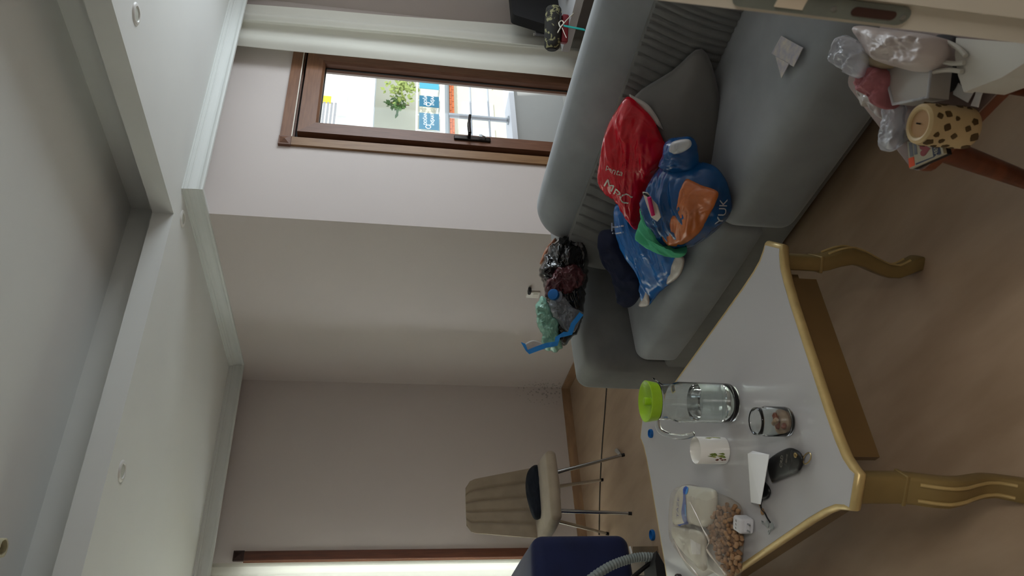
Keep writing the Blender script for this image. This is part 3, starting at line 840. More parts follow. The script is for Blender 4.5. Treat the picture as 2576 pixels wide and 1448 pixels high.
# ------------------------------------------------------------------ coffee table
CX0, CX1, CY0, CY1, CZ = .508, 1.270, 1.437, 2.682, .45
ct = thing('coffee_table', 'white coffee table with gold edge and curved gold legs', 'table', ((CX0 + CX1) / 2, (CY0 + CY1) / 2, 0))
def ear_outline(ins=0.0):
    """plan of the top: straight sides that sweep out to clipped corners"""
    e = .031
    seq = []
    def corner(cx, cy, sx, sy):
        # from the side along x to the side along y
        a = [(.235, e), (.16, e - .003), (.115, e * .72), (.085, e * .33), (.060, .0), (.0, .060)]
        b = [(q, p) for p, q in a[:-2]][::-1]
        return [Vector((cx - sx * p, cy - sy * q, 0)) for p, q in a + b]
    P = []
    P += corner(CX1, CY0, 1, -1)                     # near right: arrives along the near side, leaves along the right side
    P += corner(CX1, CY1, 1, 1)[::-1]
    P += corner(CX0, CY1, -1, 1)
    P += corner(CX0, CY0, -1, -1)[::-1]
    n = len(P); out = []
    for i in range(n):
        t = (P[(i + 1) % n] - P[i - 1]).normalized()
        out.append(P[i] - Vector((t.y, -t.x, 0)) * ins)
    return out
def ring_profile(prof):
    V, F = [], []; rings = [[p + Vector((0, 0, z)) for p in ear_outline(i)] for i, z in prof]
    n = len(rings[0]); m = len(rings)
    for r in rings: V += r
    for k in range(m):
        for i in range(n):
            a, b = k * n, ((k + 1) % m) * n
            F.append((a + i, a + (i + 1) % n, b + (i + 1) % n, b + i))
    return V, F
obj('edge_trim', ring_profile([(.013, CZ - .001), (.007, CZ + .0005), (.001, CZ - .005), (-.001, CZ - .012), (.002, CZ - .021), (.008, CZ - .027), (.016, CZ - .028)]), GOLDL, ct, ang=60)
top_o = [p + Vector((0, 0, CZ - .026)) for p in ear_outline(.0125)]
obj('tabletop', prism(top_o, (0, 0, .026)), TABLEW, ct, False)
az0, az1 = .334, CZ - .028
obj('apron', box((.635, 1.497, az0), (1.145, 1.517, az1)), APRON, ct, False)
obj('apron', box((.635, 2.602, az0), (1.145, 2.622, az1)), APRON, ct, False)
obj('apron', box((.568, 1.565, az0), (.588, 2.555, az1)), APRON, ct, False)
obj('apron', box((1.19, 1.565, az0), (1.21, 2.555, az1)), APRON, ct, False)
def cab_leg(cx, cy, dx, dy, grooves):
    d = Vector((dx, dy, 0)).normalized(); w = Vector((-d.y, d.x, 0)); c = Vector((cx, cy, 0))
    prof = [(az1, 0, .034, .021), (.318, 0, .034, .021), (.312, .001, .034, .022), (.29, .006, .034, .023), (.255, .019, .034, .024), (.22, .026, .0335, .0235), (.18, .019, .031, .0215),
            (.14, .004, .029, .020), (.10, -.009, .0275, .019), (.065, -.010, .026, .018), (.035, .004, .027, .020), (.012, .016, .028, .021), (0, .018, .027, .020)]
    V, F = [], []; sec = 16
    for z, o, hw, hd in prof:
        for k in range(sec):
            a = 2 * PI * k / sec; ca_, sa = math.cos(a), math.sin(a); e = .35
            x = math.copysign(abs(ca_) ** e, ca_) * hd; y = math.copysign(abs(sa) ** e, sa) * hw
            V.append(c + d * (o + x) + w * y + Vector((0, 0, z)))
    for i in range(len(prof) - 1):
        for k in range(sec):
            F.append((i * sec + k, i * sec + (k + 1) % sec, (i + 1) * sec + (k + 1) % sec, (i + 1) * sec + k))
    F.append(tuple(range(sec))); F.append(tuple(range((len(prof) - 1) * sec, len(prof) * sec)))
    lg = obj('leg', (V, F), GOLD, ct, ang=50)
    for s in (-1, 1):
        pts = [c + d * (o + hd + .0005) + w * s * hw * .55 + Vector((0, 0, z)) for z, o, hw, hd in prof[3:11]]
        obj('carved_ridge', tube(smooth_pts(pts, 4), .0042, 8), GOLDL, lg)
    obj('collar', xf(rbox((0, 0, 0), (.047, .072, .010), .003, 2, n=1), Matrix.Translation(c + Vector((0, 0, .316))) @ Matrix.Rotation(math.atan2(d.y, d.x), 4, 'Z')), GOLD, lg)
cab_leg(.560, 1.490, -1, -1, True); cab_leg(1.205, 1.502, 1, -1, True); cab_leg(.572, 2.617, -1, 1, True); cab_leg(1.205, 2.617, 1, 1, True)

# ------------------------------------------------------------------ side table
TS = .5
st = thing('side_table', 'small red brown side table with splayed legs by the jamb', 'table', (1.15, .72, 0))
REDW = M_wood('red brown wood', '7c3f22', '5f2d18', 5, .4, (6, 1.5, 6)); TOPW = M_wood('matt rose brown laminate', '8f7a72', '7d6961', 3, .28, (1, 5, 1))
poly = [Vector((.928, .49, 0)), Vector((1.30, .49, 0)), Vector((1.30, .968, 0)), Vector((.955, .908, 0))]
def round_poly(P, r, n=5):
    out = []; m = len(P)
    for i in range(m):
        a, b, c2 = P[i - 1], P[i], P[(i + 1) % m]
        u = (a - b).normalized(); v = (c2 - b).normalized()
        for k in range(n + 1):
            t = k / n; p, q = b + u * r, b + v * r
            out.append((p * (1 - t) + b * t) * (1 - t) + (b * (1 - t) + q * t) * t)
    return out
rp = round_poly(poly, .035)
obj('tabletop', prism([p + Vector((0, 0, TS - .003)) for p in rp], (0, 0, .003)), TOPW, st, False)
obj('edge', prism([p + Vector((0, 0, TS - .024)) for p in rp], (0, 0, .0205)), REDW, st, False)
for (a, b) in (((.995, .865, TS - .022), (1.02, 1.005, 0)), ((1.00, .56, TS - .022), (.94, .51, 0)), ((1.24, .87, TS - .022), (1.28, .93, 0)), ((1.24, .56, TS - .022), (1.28, .51, 0))):
    obj('leg', tube([a, b], [.024, .014], 14), REDW, st)
#@@SMALL
# ------------------------------------------------------------------ things on the sofa
SP0, SN = (1.74, 2.3, .37), Vector((-.6, 0, .8))          # slope from the front of the seat up to the back
def sl(off):
    p = Vector(SP0) + SN * off
    return lambda x, y: onplane(x, y, p, SN)
PIL = M('dark grey velvet', '777571', .85, var=(6, .2), sheen=.25)
ppl = lambda x, y: onplane(x, y, (1.94, 1.95, .50), (-.75, -.25, .55))
sblob('throw_pillow', [(1766, 122), (1690, 178), (1598, 240), (1600, 300), (1625, 400), (1690, 470), (1770, 480), (1828, 440), (1822, 330), (1806, 220)], ppl, (-.75, -.25, .55), .08, .045, PIL,
      'grey velvet throw pillow leaning behind the red plastic bag', 'pillow', amp=.006, sc=7, seed=11, rings=14, sub=4, power=.7)
def wrinkle(m, sc=16, dist=.03, st=.8):
    """fine creases of thin plastic"""
    nt = m.node_tree; N = nt.nodes; L = nt.links; b = N['Principled BSDF']
    tc = N.new('ShaderNodeTexCoord'); n = N.new('ShaderNodeTexNoise'); n.noise_type = 'RIDGED_MULTIFRACTAL'
    n.inputs['Scale'].default_value = sc; n.inputs['Detail'].default_value = 3; n.inputs['Distortion'].default_value = 1.2
    L.new(tc.outputs['Object'], n.inputs['Vector'])
    bp = N.new('ShaderNodeBump'); bp.inputs['Strength'].default_value = st; bp.inputs['Distance'].default_value = dist
    L.new(n.outputs['Fac'], bp.inputs['Height']); L.new(bp.outputs[0], b.inputs['Normal'])
    if b.inputs['Coat Weight'].default_value > 0: L.new(bp.outputs[0], b.inputs['Coat Normal'])
    return m
def plastic(name, col, rough=.22, var=None, sc=14, dist=.008): return wrinkle(M(name, col, rough - .06, spec=.6, var=var, coat=.25), sc, dist)
REDP = plastic('red plastic', 'd40a26'); BLUEP = plastic('blue plastic', '0668b8', .28); DBLUEP = plastic('dark blue plastic', '05508f', .28)
ORP = plastic('orange brown plastic', 'd87a44', .3, (9, .3)); CLEARW = M_film('white clear film', 'e8e6e4', .45, .15)
GREYW = plastic('greyish white plastic', 'c3bcb6', .3)
# blue bags first (underneath)
f0 = sl(.035)
b1 = sblob('plastic_bag', [(1548, 515), (1546, 565), (1560, 612), (1592, 660), (1616, 712), (1626, 770), (1660, 735), (1700, 700), (1716, 655), (1690, 610), (1640, 590), (1600, 560), (1575, 520)], f0, SN, .03, .02, BLUEP,
           'flattened blue plastic bag hanging to the seat edge under the green cloth', 'bag', amp=.022, sc=13, seed=3, rings=30, sub=9, axis=sl(.03)(1640, 760) - sl(.03)(1560, 520), squash=.75, power=.5)
sblob('bag_lining', [(1692, 660), (1705, 640), (1722, 652), (1712, 690), (1690, 710), (1676, 712)], sl(.055), SN, .006, .004, GREYW, None, None, parent=b1, amp=.004, sc=30, seed=5, rings=6)
sblob('bag_lining', [(1606, 768), (1622, 742), (1628, 728), (1634, 762), (1622, 772)], sl(.055), SN, .006, .004, GREYW, None, None, parent=b1, amp=.004, sc=30, seed=6, rings=6)
b2 = sblob('plastic_bag', [(1690, 400), (1655, 430), (1632, 478), (1622, 540), (1640, 580), (1668, 605), (1700, 622), (1745, 618), (1795, 585), (1836, 540), (1838, 500), (1822, 450), (1790, 415), (1745, 405)], sl(.085), SN, .10, .035, DBLUEP,
           'full dark blue plastic bag with an orange window, right of the red bag', 'bag', amp=.034, sc=10, seed=9, rings=34, sub=9, axis=sl(.07)(1740, 600) - sl(.07)(1700, 410), squash=.6, power=.55)
sblob('bag_mouth', [(1678, 380), (1680, 352), (1705, 345), (1735, 345), (1748, 362), (1755, 400), (1752, 425), (1715, 432), (1680, 425), (1668, 410)], sl(.10), SN, .05, .03, DBLUEP, None, None, parent=b2, amp=.016, sc=13, seed=12, rings=18, sub=8)
sblob('bag_lining', [(1684, 378), (1690, 358), (1716, 350), (1736, 352), (1738, 368), (1715, 384), (1692, 388)], sl(.145), SN, .012, .01, CLEARW, None, None, parent=b2, amp=.006, sc=30, seed=13, rings=7)
sblob('print_panel', [(1724, 452), (1740, 455), (1762, 466), (1804, 482), (1800, 510), (1780, 548), (1760, 584), (1725, 612), (1690, 621), (1670, 606), (1660, 580), (1678, 548), (1704, 530), (1714, 490)], sl(.16), SN, .022, .03, ORP,
      parent=b2, amp=.024, sc=11, seed=14, rings=26, sub=9, axis=sl(.07)(1690, 620) - sl(.07)(1770, 460), squash=.6, power=.6, label='orange brown printed panel')
mtx = basis(sl(.1)(1833, 525), RU * .2 + Vector((0, 0, 0)) + RU, -RD)
obj('lettering', print_on(b2, densify(text_geo('YUK', .04, 0.0), .008), basis(sl(.15)(1832, 527), RU, -RD), .003), M('pale print', 'c9d6e2', .5), b2, False)
obj('lettering', print_on(b1, densify(text_geo('iT', .06, 0.0), .008), basis(sl(.06)(1552, 575), RU, -RD), .003), MATS['pale print'], b1, False)
# navy cloth
CLN = M('navy knit', '111a38', .9, var=(10, .3), bump=(150, .1))
sblob('navy_garment', [(1508, 585), (1520, 640), (1552, 690), (1562, 740), (1572, 772), (1596, 765), (1616, 730), (1614, 690), (1590, 655), (1565, 610), (1545, 580)], sl(.0), SN, .04, .05, CLN,
      'dark navy garment crumpled at the sofa back beside the blue bag', 'clothes', amp=.024, sc=11, seed=16, rings=22)
# red bag on top
fr = lambda x, y: onplane(x, y, (1.93, 2.0, .60), (-.72, -.12, .66))
RN = Vector((-.72, -.12, .66))
rb_ = sblob('plastic_bag', [(1579, 243), (1612, 268), (1642, 300), (1664, 345), (1678, 385), (1655, 425), (1636, 465), (1622, 505), (1612, 545), (1606, 577), (1585, 550), (1560, 512), (1530, 485), (1513, 455), (1512, 410), (1518, 365), (1530, 315), (1552, 275)], fr, RN, .075, .05, REDP,
            'shiny red plastic bag with white lettering lying on top of the pile', 'bag', amp=.030, sc=11, seed=21, rings=34, sub=9, axis=fr(1606, 577) - fr(1579, 243), power=.6)
sblob('bag_lining', [(1578, 241), (1590, 246), (1622, 264), (1645, 292), (1664, 330), (1650, 318), (1620, 290), (1596, 272), (1585, 262)], lambda x, y: fr(x, y) + RN * -.015, RN, .008, .006, GREYW, None, None, parent=rb_, amp=.003, sc=30, seed=22, rings=6)
sblob('bag_lining', [(1514, 445), (1520, 470), (1540, 490), (1552, 505), (1540, 498), (1524, 484), (1512, 462)], lambda x, y: fr(x, y) + RN * -.01, RN, .01, .008, GREYW, None, None, parent=rb_, amp=.003, sc=30, seed=23, rings=6)
sblob('bag_lining', [(1556, 508), (1566, 520), (1576, 550), (1588, 566), (1580, 566), (1566, 545), (1556, 522)], lambda x, y: fr(x, y) + RN * -.012, RN, .008, .006, GREYW, None, None, parent=rb_, amp=.003, sc=30, seed=24, rings=6)
WPR = M('white bag print', 'd8cfc8', .5)
xdir = (fr(1602, 440) - fr(1568, 436)); 
obj('lettering', print_on(rb_, densify(text_geo('MPC', .06, 0.0), .012), basis(fr(1580, 460) + RN * .12, (fr(1606, 478) - fr(1556, 436)), (fr(1570, 480) - fr(1600, 440)) * -1), .003), WPR, rb_, False)
obj('lettering', print_on(rb_, densify(text_geo('penta', .032, 0.0), .008), basis(fr(1576, 404) + RN * .12, (fr(1592, 410) - fr(1560, 396)), (fr(1570, 420) - fr(1585, 390)) * -1), .003), WPR, rb_, False)
# green cloth, tag, pink pen
GRN = M('mint green cloth', '5fd39f', .85, var=(10, .25))
sblob('green_cloth', [(1612, 518), (1616, 540), (1606, 570), (1600, 598), (1622, 612), (1648, 628), (1678, 642), (1708, 648), (1726, 636), (1700, 628), (1672, 615), (1658, 585), (1648, 555), (1634, 522)], sl(.16), SN, .022, .03, GRN,
      'mint green cloth crumpled between the red and blue bags', 'cloth', amp=.026, sc=18, seed=31, rings=22, sub=9, axis=sl(.1)(1720, 640) - sl(.1)(1612, 530), squash=.75)
tg = thing('price_tag', 'white card tag with a black hook, tucked beside the red bag', 'tag', sl(.235)(1640, 510))
obj('card', prism([sl(.235)(*p) for p in ((1618, 482), (1630, 484), (1642, 502), (1654, 515), (1664, 545), (1655, 556), (1640, 545), (1628, 512))], SN * .004), M('cream card', 'cfc5ba', .7), tg, False)
obj('hook', tube([sl(.242)(*p) for p in ((1620, 487), (1628, 491), (1632, 494))], .004, 8), BLACK, tg)
single('pink_straw', tube([sl(.25)(1633, 496), sl(.25)(1643, 541)], .007, 10), M('hot pink plastic', 'd8206e', .4), 'hot pink straw lying on the white tag', 'straw')
# receipts on the right seat cushion
RCP = M('receipt paper', 'cfc8bc', .8, var=(40, .06), color2='a9a8b8')
pz = .391
single('receipt', prism([atz(*p, pz) for p in ((1967, 90), (2021, 120), (1998, 168), (1975, 156), (1942, 134))], (0, 0, .002)), RCP, 'square crumpled white receipt on the right seat cushion', 'paper', smooth=False)
single('receipt', prism([atz(*p, pz + .0025) for p in ((1952, 142), (1986, 160), (1967, 197))], (0, 0, .002)), RCP, 'pointed white paper scrap lying across the square receipt', 'paper', smooth=False)

# ------------------------------------------------------------------ rubbish on the sofa arm
YARM = 2.845; AN = Vector((-.5, -.83, .25))
def ar(dy): return lambda x, y: onplane(x, y, (1.75, 2.865 + dy, .6), (-.43, -.9, 0))
BIN = wrinkle(M('black bin liner', '0d0d0e', .22, spec=.8, coat=.5), 18, .008)
sblob('bin_bag', [(1466, 562), (1440, 572), (1428, 590), (1402, 602), (1384, 620), (1362, 660), (1357, 690), (1366, 712), (1378, 760), (1400, 800), (1398, 850), (1415, 868), (1440, 850), (1462, 815), (1470, 760), (1478, 690), (1482, 620), (1478, 580)], ar(.03), AN, .085, .05, BIN,
      'crinkled black bin bag slumped along the sofa arm', 'bag', amp=.042, sc=14, seed=41, rings=34, sub=9, power=.5, rough_edge=.012)
sblob('onion_net', [(1398, 598), (1388, 606), (1372, 626), (1362, 650), (1358, 664), (1372, 660), (1384, 640), (1400, 615)], ar(.10), AN, .02, .02, M('peach plastic', 'c98a6c', .35, var=(30, .35)), 'peach coloured wrapper showing behind the black bin bag', 'wrapper', amp=.012, sc=30, seed=43, rings=8)
sblob('wine_wrapper', [(1402, 672), (1390, 690), (1375, 706), (1370, 730), (1376, 748), (1400, 740), (1430, 742), (1456, 728), (1472, 706), (1468, 680), (1450, 664), (1425, 664)], ar(-.055), AN, .035, .03, wrinkle(M('wine red plastic', '6d3d42', .22, coat=.4, var=(14, .3)), 18, .012), 'crumpled wine red plastic wrapper on the black bin bag', 'wrapper', amp=.034, sc=22, seed=44, rings=26, sub=9, rough_edge=.01)
btl = thing('crushed_bottle', 'crushed clear bottle with blue screw cap beside the wine wrapper', 'bottle', ar(-.08)(1395, 755))
sblob('body', [(1385, 752), (1380, 772), (1396, 800), (1420, 830), (1446, 834), (1462, 800), (1466, 785), (1440, 770), (1420, 745), (1402, 748)], ar(-.06), AN, .035, .03, wrinkle(M_film('clear bottle film', 'd7dde6', .7, .08, .9), 22, .008), None, None, parent=btl, amp=.028, sc=24, seed=46, rings=22, sub=8)
cc_ = ar(-.115)(1393, 741); cn = Vector((-.3, -.75, .55)).normalized()
capq = Vector((0, 0, 1)).rotation_difference(cn).to_matrix().to_4x4()
CAPB = M('blue cap plastic', '1565ac', .35)
obj('cap', xf(lathe((0, 0, 0), [(.024, -.01), (.0255, .004), (.024, .012), (.018, .0135), (.001, .013)], 24), Matrix.Translation(cc_) @ capq), CAPB, btl)
obj('neck', xf(lathe((0, 0, 0), [(.030, -.03), (.022, -.018), (.020, -.008)], 20), Matrix.Translation(cc_) @ capq), MATS.get('x') or M_film('clear neck', 'ccd6e2', .5, .1, .8), btl)
MINT = wrinkle(M_film('mint green film', '9ad0ba', .25, .1, .9), 20, .008)
sblob('mint_bag', [(1366, 745), (1352, 758), (1347, 785), (1352, 815), (1364, 840), (1362, 862), (1375, 882), (1400, 884), (1415, 872), (1408, 845), (1405, 815), (1388, 785), (1376, 755)], ar(-.05), AN, .04, .03, MINT, 'crinkled pale mint plastic bag at the left end of the arm', 'bag', amp=.036, sc=22, seed=47, rings=28, sub=9, rough_edge=.01)
def ribbon(pts, w, th=.0012):
    V, F = [], []
    for i, (p, wd) in enumerate(pts):
        wv = Vector(wd).normalized() * w / 2; nn = AN.normalized() * th
        V += [p - wv, p + wv, p + wv + nn, p - wv + nn]
    for i in range(len(pts) - 1):
        a = i * 4
        for k in range(4): F.append((a + k, a + (k + 1) % 4, a + 4 + (k + 1) % 4, a + 4 + k))
    F += [(0, 1, 2, 3), tuple(range(len(pts) * 4 - 4, len(pts) * 4))]
    return V, F
def px2(p, q): return (ar(-.1)(*q) - ar(-.1)(*p))
rbp = [((1316, 862), (8, 3)), ((1327, 886), (8, 8)), ((1350, 877), (2, 9)), ((1375, 868), (2, 9)), ((1399, 864), (5, 8)), ((1403, 848), (9, 1)), ((1420, 840), (3, 9)), ((1434, 838), (8, 5)), ((1442, 815), (8, 4)), ((1463, 788), (7, 5))]
single('drawstring_tape', ribbon([(ar(-.115)(*p), ar(0)(p[0] + d[0], p[1] + d[1]) - ar(0)(*p)) for p, d in rbp], .022), plastic('blue tape', '2f92e6', .3), 'bright blue drawstring tape folded over the mint bag', 'tape', smooth=False)
sblob('clear_bag', [(1318, 868), (1340, 855), (1362, 862), (1372, 876), (1352, 880), (1330, 884)], ar(-.09), AN, .006, .006, M_film('clear bag film', 'cfcac6', .7, .15), 'scrap of clear film behind the blue drawstring tape', 'wrapper', amp=.006, sc=40, seed=50, rings=7)
# wall socket with plug
ws = thing('wall_socket', 'white wall socket with a black plug on the shaded wall', 'socket', atx(1342, 742, XB))
z0 = atx(1341, 739, XB)
obj('plate', rbox((XB - .006, z0.y, z0.z), (.012, .062, .082), .004, 2, n=1), M('ivory plastic', 'fbf7ee', .4), ws)
obj('rocker', rbox((XB - .013, z0.y - .003, z0.z - .012), (.006, .036, .03), .002, 2, n=1), M('ivory rocker', 'f2ede0', .4), ws)
pg = atx(1332, 731, XB - .02)
obj('plug', rbox((XB - .022, pg.y, pg.z), (.035, .045, .02), .008, 3, n=1), BLACK, ws)

# ------------------------------------------------------------------ shelf behind the sofa, right of the curtain
YS, YB, ZT = 2.72, 3.03, .40
sh = thing('low_shelf', 'low white shelf unit behind the sofa at the right', 'shelf', (4.34, 2.45, 0))
SHW = M('pale grey board', 'b4b4b5', .5); SHD = M('dark board', '4d4b4a', .6)
xs = aty(1418, 130, YB).x
obj('top_board', box((xs, 1.9, ZT - .05), (XR - .01, YB, ZT)), SHW, sh, False)
for k in (1.93, 2.62):
    obj('side_panel', box((xs + .03, k, 0), (XR - .02, k + .025, ZT - .05)), SHW, sh, False)
obj('lower_board', box((xs + .04, 1.955, .12), (XR - .02, 2.62, .145)), SHD, sh, False)
db = aty(1460, 92, YS + .1)
single('dark_box', rbox((db.x + .11, YS + .14, .12), (.16, .16, .24), .01, 2, n=1), M('dark blue grey box', '2a3138', .5), 'small dark box on the floor under the low shelf', 'box')
# black speaker cabinet with a slanting side
yk = 2.95
p_ = [aty(1290, 36, yk), aty(1366, 64, yk)]
zt = p_[0].z
cab = [Vector((p_[0].x, yk, zt)), Vector((p_[1].x, yk, .47)), Vector((p_[1].x + .01, yk, ZT + .001)), Vector((4.6, yk, ZT + .001)), Vector((4.6, yk, zt))]
single('black_cabinet', prism(round_poly(cab, .025, 4), (0, .07, 0)), BLACKM, 'black box with a slanting side standing on the low shelf', 'box', smooth=False)
CAMO = M('camouflage fabric', '8f8c66', .8, var=(26, .5), color2='2a2926')
cr = [n for n in CAMO.node_tree.nodes if n.type == 'VALTORGB'][0].color_ramp
cr.elements[0].position = .555; cr.elements[1].position = .58
[n for n in CAMO.node_tree.nodes if n.type == 'TEX_NOISE'][0].inputs['Distortion'].default_value = .8
sa, sb = aty(1384, 124, 2.90), aty(1390, 14, 2.90)
mid = aty(1387, 70, 2.86); dv = Vector((RU.x, RU.y, 0)).normalized() * .265
mid.z = ZT + .045 + .053
a_, b_ = mid - dv / 2, mid + dv / 2
spk = thing('portable_speaker', 'camouflage cylinder speaker lying on the low shelf', 'speaker', mid)
obj('body', tube([a_ + dv * t for t in (0, .04, .1, .3, .5, .7, .9, .96, 1)], [.040, .048, .051, .053, .0535, .053, .051, .048, .040], 24), CAMO, spk)
obj('end_cap', tube([a_ + dv * .015, a_ - dv * .03], [.036, .03], 20), BLACKM, spk)
obj('button_strip', tube([a_ + dv * .4 + Vector((-.02, -.036, -.036)), a_ + dv * .8 + Vector((-.02, -.036, -.036))], .008, 8), BLACK, spk)
single('red_holder', rbox(mid + Vector((0, 0, -.0755)), (.18, .05, .044), .012, 3, n=2, rot=Matrix.Rotation(math.atan2(RU.y, RU.x), 3, 'Z')), M('dark red plastic', '7d1f2a', .35), 'dark red plastic piece on the shelf under the speaker', 'holder')
yf = YS + .0
single('cable_bundle', tube(smooth_pts([aty(*p, yf + .02) for p in ((1403, 82), (1412, 66), (1418, 58), (1413, 52), (1406, 58), (1410, 68), (1416, 62), (1428, 48), (1446, 30), (1458, 14), (1456, -6))], 5), .0035, 8), M('cream cable', 'cfcabb', .5), 'tangled cream cable hanging in front of the shelf', 'cable')
single('cord', tube(smooth_pts([aty(*p, yf - .01) for p in ((1414, 70), (1420, 84), (1425, 95))], 4), .002, 6), MATS['cream cable'], 'thin cream cord below the cable tangle', 'cable')
tl = lambda x, y: aty(x, y, yf - .012)
single('teal_strap', prism([tl(1418, 62), tl(1470, 72), tl(1473, 77), tl(1418, 66)], (0, .004, 0)), M('teal webbing', '1f9a94', .6), 'narrow teal strap stretched across the shelf front', 'strap', smooth=False)
single('round_tub', lathe((4.30, YS + .0, ZT), [(.04, 0), (.045, .05), (.046, .055)], 20), M('yellowish tub', 'b9b184', .5), 'small yellowish tub behind the cable tangle', 'tub')
fl = 3.055
single('white_flap', prism([aty(1343, 82, fl), aty(1364, 68, fl), aty(1364, 72, fl), aty(1344, 84, fl)], (0, .02, 0)), WHITEPAPER, 'white paper flap sticking out behind the speaker', 'paper', smooth=False)
g0 = aty(1345, 57, 3.035)
single('striped_box', box((g0.x - .12, 3.032, ZT), (g0.x + .1, 3.05, g0.z)), M('grey striped card', '77777a', .7, var=(60, .4), stretch=(1, 1, 6)), 'grey striped card upright behind the black box', 'box', smooth=False)

# ------------------------------------------------------------------ floor bits
single('floor_cable', tube(smooth_pts([atz(1526, 960, .004), atz(1525, 985, .004), atz(1521, 1040, .004), atz(1514, 1130, .004), atz(1509, 1230, .004), atz(1507, 1345, .004)], 8), .0035, 6), M('dark grey cable', '35332f', .6), 'thin dark cable running across the floor to the chair', 'cable')
single('white_plug', join(tube([atz(1551, 1132, .012), atz(1560, 1143, .012)], [.013, .009], 10)), M('dull white plastic', 'a9a49b', .5), 'small white cap on the floor beside the front chair leg', 'cap')
def bottle_cap(c, r, h, label, tilt=(0, 0, 1)):
    q = Vector((0, 0, 1)).rotation_difference(Vector(tilt)).to_matrix().to_4x4()
    t = thing('bottle_cap', label, 'bottle cap', c)
    g = lathe((0, 0, 0), [(r, 0), (r * 1.02, h * .5), (r * .97, h), (r * .9, h * 1.02), (r * .85, h * .3), (.0005, h * .3)], 28)
    obj('shell', xf(g, Matrix.Translation(c) @ q), CAPB, t)
    obj('ridges', join(*[xf(box((r * .99, -.0008, h * .1), (r * 1.05, .0008, h * .85)), Matrix.Translation(c) @ q @ Matrix.Rotation(2 * PI * k / 24, 4, 'Z')) for k in range(24)]), CAPB, t, False)
    return t
bottle_cap(atz(1640, 1090, CZ), .016, .011, 'small blue bottle cap on the far corner of the coffee table')
bottle_cap(atz(1644, 1345, 0), .027, .016, 'blue bottle cap on the floor beyond the coffee table')

# ------------------------------------------------------------------ things on the coffee table
JG = M('clear glass', 'f4f8f6', 0.0, trans=1.0, ior=1.47, spec=.5)
JC = Vector((.968, 1.893, CZ))
jug = thing('water_jug', 'clear glass water jug with a lime green lid', 'jug', JC)
obj('body', lathe(JC, [(.048, .0), (.054, .004), (.0585, .016), (.059, .04), (.059, .17), (.057, .182), (.0535, .19), (.0525, .197), (.053, .235), (.0545, .245), (.0525, .246), (.051, .235), (.0505, .197), (.055, .182), (.0565, .17), (.0565, .04), (.055, .022), (.045, .014)], 40), JG, jug, ang=0)
WATER = M('water', 'f2f7f7', 0.0, trans=1.0, ior=1.33, spec=.5)
obj('water', lathe(JC, [(.044, .0145), (.0545, .0225), (.0560, .04), (.0560, .118), (.0562, .1195)], 40), WATER, jug, ang=30)
LIME = M('lime green plastic', '93bb26', .3, sss=.15)
lid = obj('lid', lathe(JC, [(.049, .238), (.0555, .241), (.058, .255), (.060, .268), (.0605, .272), (.058, .273), (.050, .266), (.030, .259), (.012, .257), (.0115, .258)], 40), LIME, jug)
obj('knob', lathe(JC, [(.011, .2575), (.0115, .272), (.0105, .276), (.004, .277)], 20), LIME, lid)
hd = (-RU + Vector((0, 0, 0))); hd.z = 0; hd.normalize()
obj('handle', tube(smooth_pts([JC + hd * a + Vector((0, 0, b)) for a, b in ((.05, .232), (.068, .231), (.085, .222), (.096, .20), (.101, .17), (.100, .14), (.092, .118))], 6), .0085, 14), JG, jug, ang=0)
obj('spout', prism([JC - hd * .050 + Vector((0, 0, .225)) + Vector((hd.y, -hd.x, 0)) * s for s in (.02, -.02)] + [JC - hd * .069 + Vector((0, 0, .25))], (0, 0, .006)), JG, jug, False)

CUPC = Vector((.868, 2.008, CZ))
CUPM = M('white glazed ceramic', 'f0ede6', .18, coat=.3)
cup = thing('cup', 'white ceramic cup with a printed green plant', 'cup', CUPC)
obj('body', lathe(CUPC, [(.036, 0), (.0395, .003), (.0405, .012), (.0405, .092), (.0395, .0945), (.038, .092), (.0375, .012), (.034, .008)], 40), CUPM, cup)
def decal(pts, c, r, col, parent, nm, lift=.0006):
    """painted print on a round wall: points (angle deg, height)"""
    V = [c + Vector(((r + lift) * math.cos(math.radians(a)), (r + lift) * math.sin(math.radians(a)), z)) for a, z in pts]
    W_ = [c + Vector(((r - .001) * math.cos(math.radians(a)), (r - .001) * math.sin(math.radians(a)), z)) for a, z in pts]
    n = len(V); F = [tuple(range(n)), tuple(range(n, 2 * n))[::-1]] + [(i, (i + 1) % n, n + (i + 1) % n, n + i) for i in range(n)]
    return obj(nm, (V + W_, F), col, parent, False)
va = math.degrees(math.atan2(-CUPC.y, -CUPC.x))          # angle that faces the doorway
G1, G2, R1 = M('print green', '6f8038', .4), M('print yellow green', 'a9ac62', .4), M('print red brown', '6d3526', .4)
random.seed(5)
for k in range(9):
    a0 = va - 22 + random.uniform(-9, 9); h0 = .018 + random.random() * .038
    decal([(a0 - 4, h0), (a0, h0 - .004), (a0 + 5, h0 + .003), (a0 + 1, h0 + .012 + random.random() * .012)], CUPC, .0405, random.choice([G1, G2]), cup, 'leaf_print')
for k in range(6):
    a0 = va - 40 + random.uniform(-7, 7); h0 = .014 + random.random() * .026
    decal([(a0 - 4, h0), (a0, h0 - .004), (a0 + 4, h0), (a0, h0 + .007)], CUPC, .0405, R1, cup, 'flower_print')
for k in range(5):
    a0 = va + 62 + random.uniform(-6, 6); h0 = .02 + random.random() * .045
    decal([(a0 - 3, h0), (a0, h0 - .003), (a0 + 4, h0 + .002), (a0 + 1, h0 + .014)], CUPC, .0405, random.choice([G1, G2]), cup, 'leaf_print')

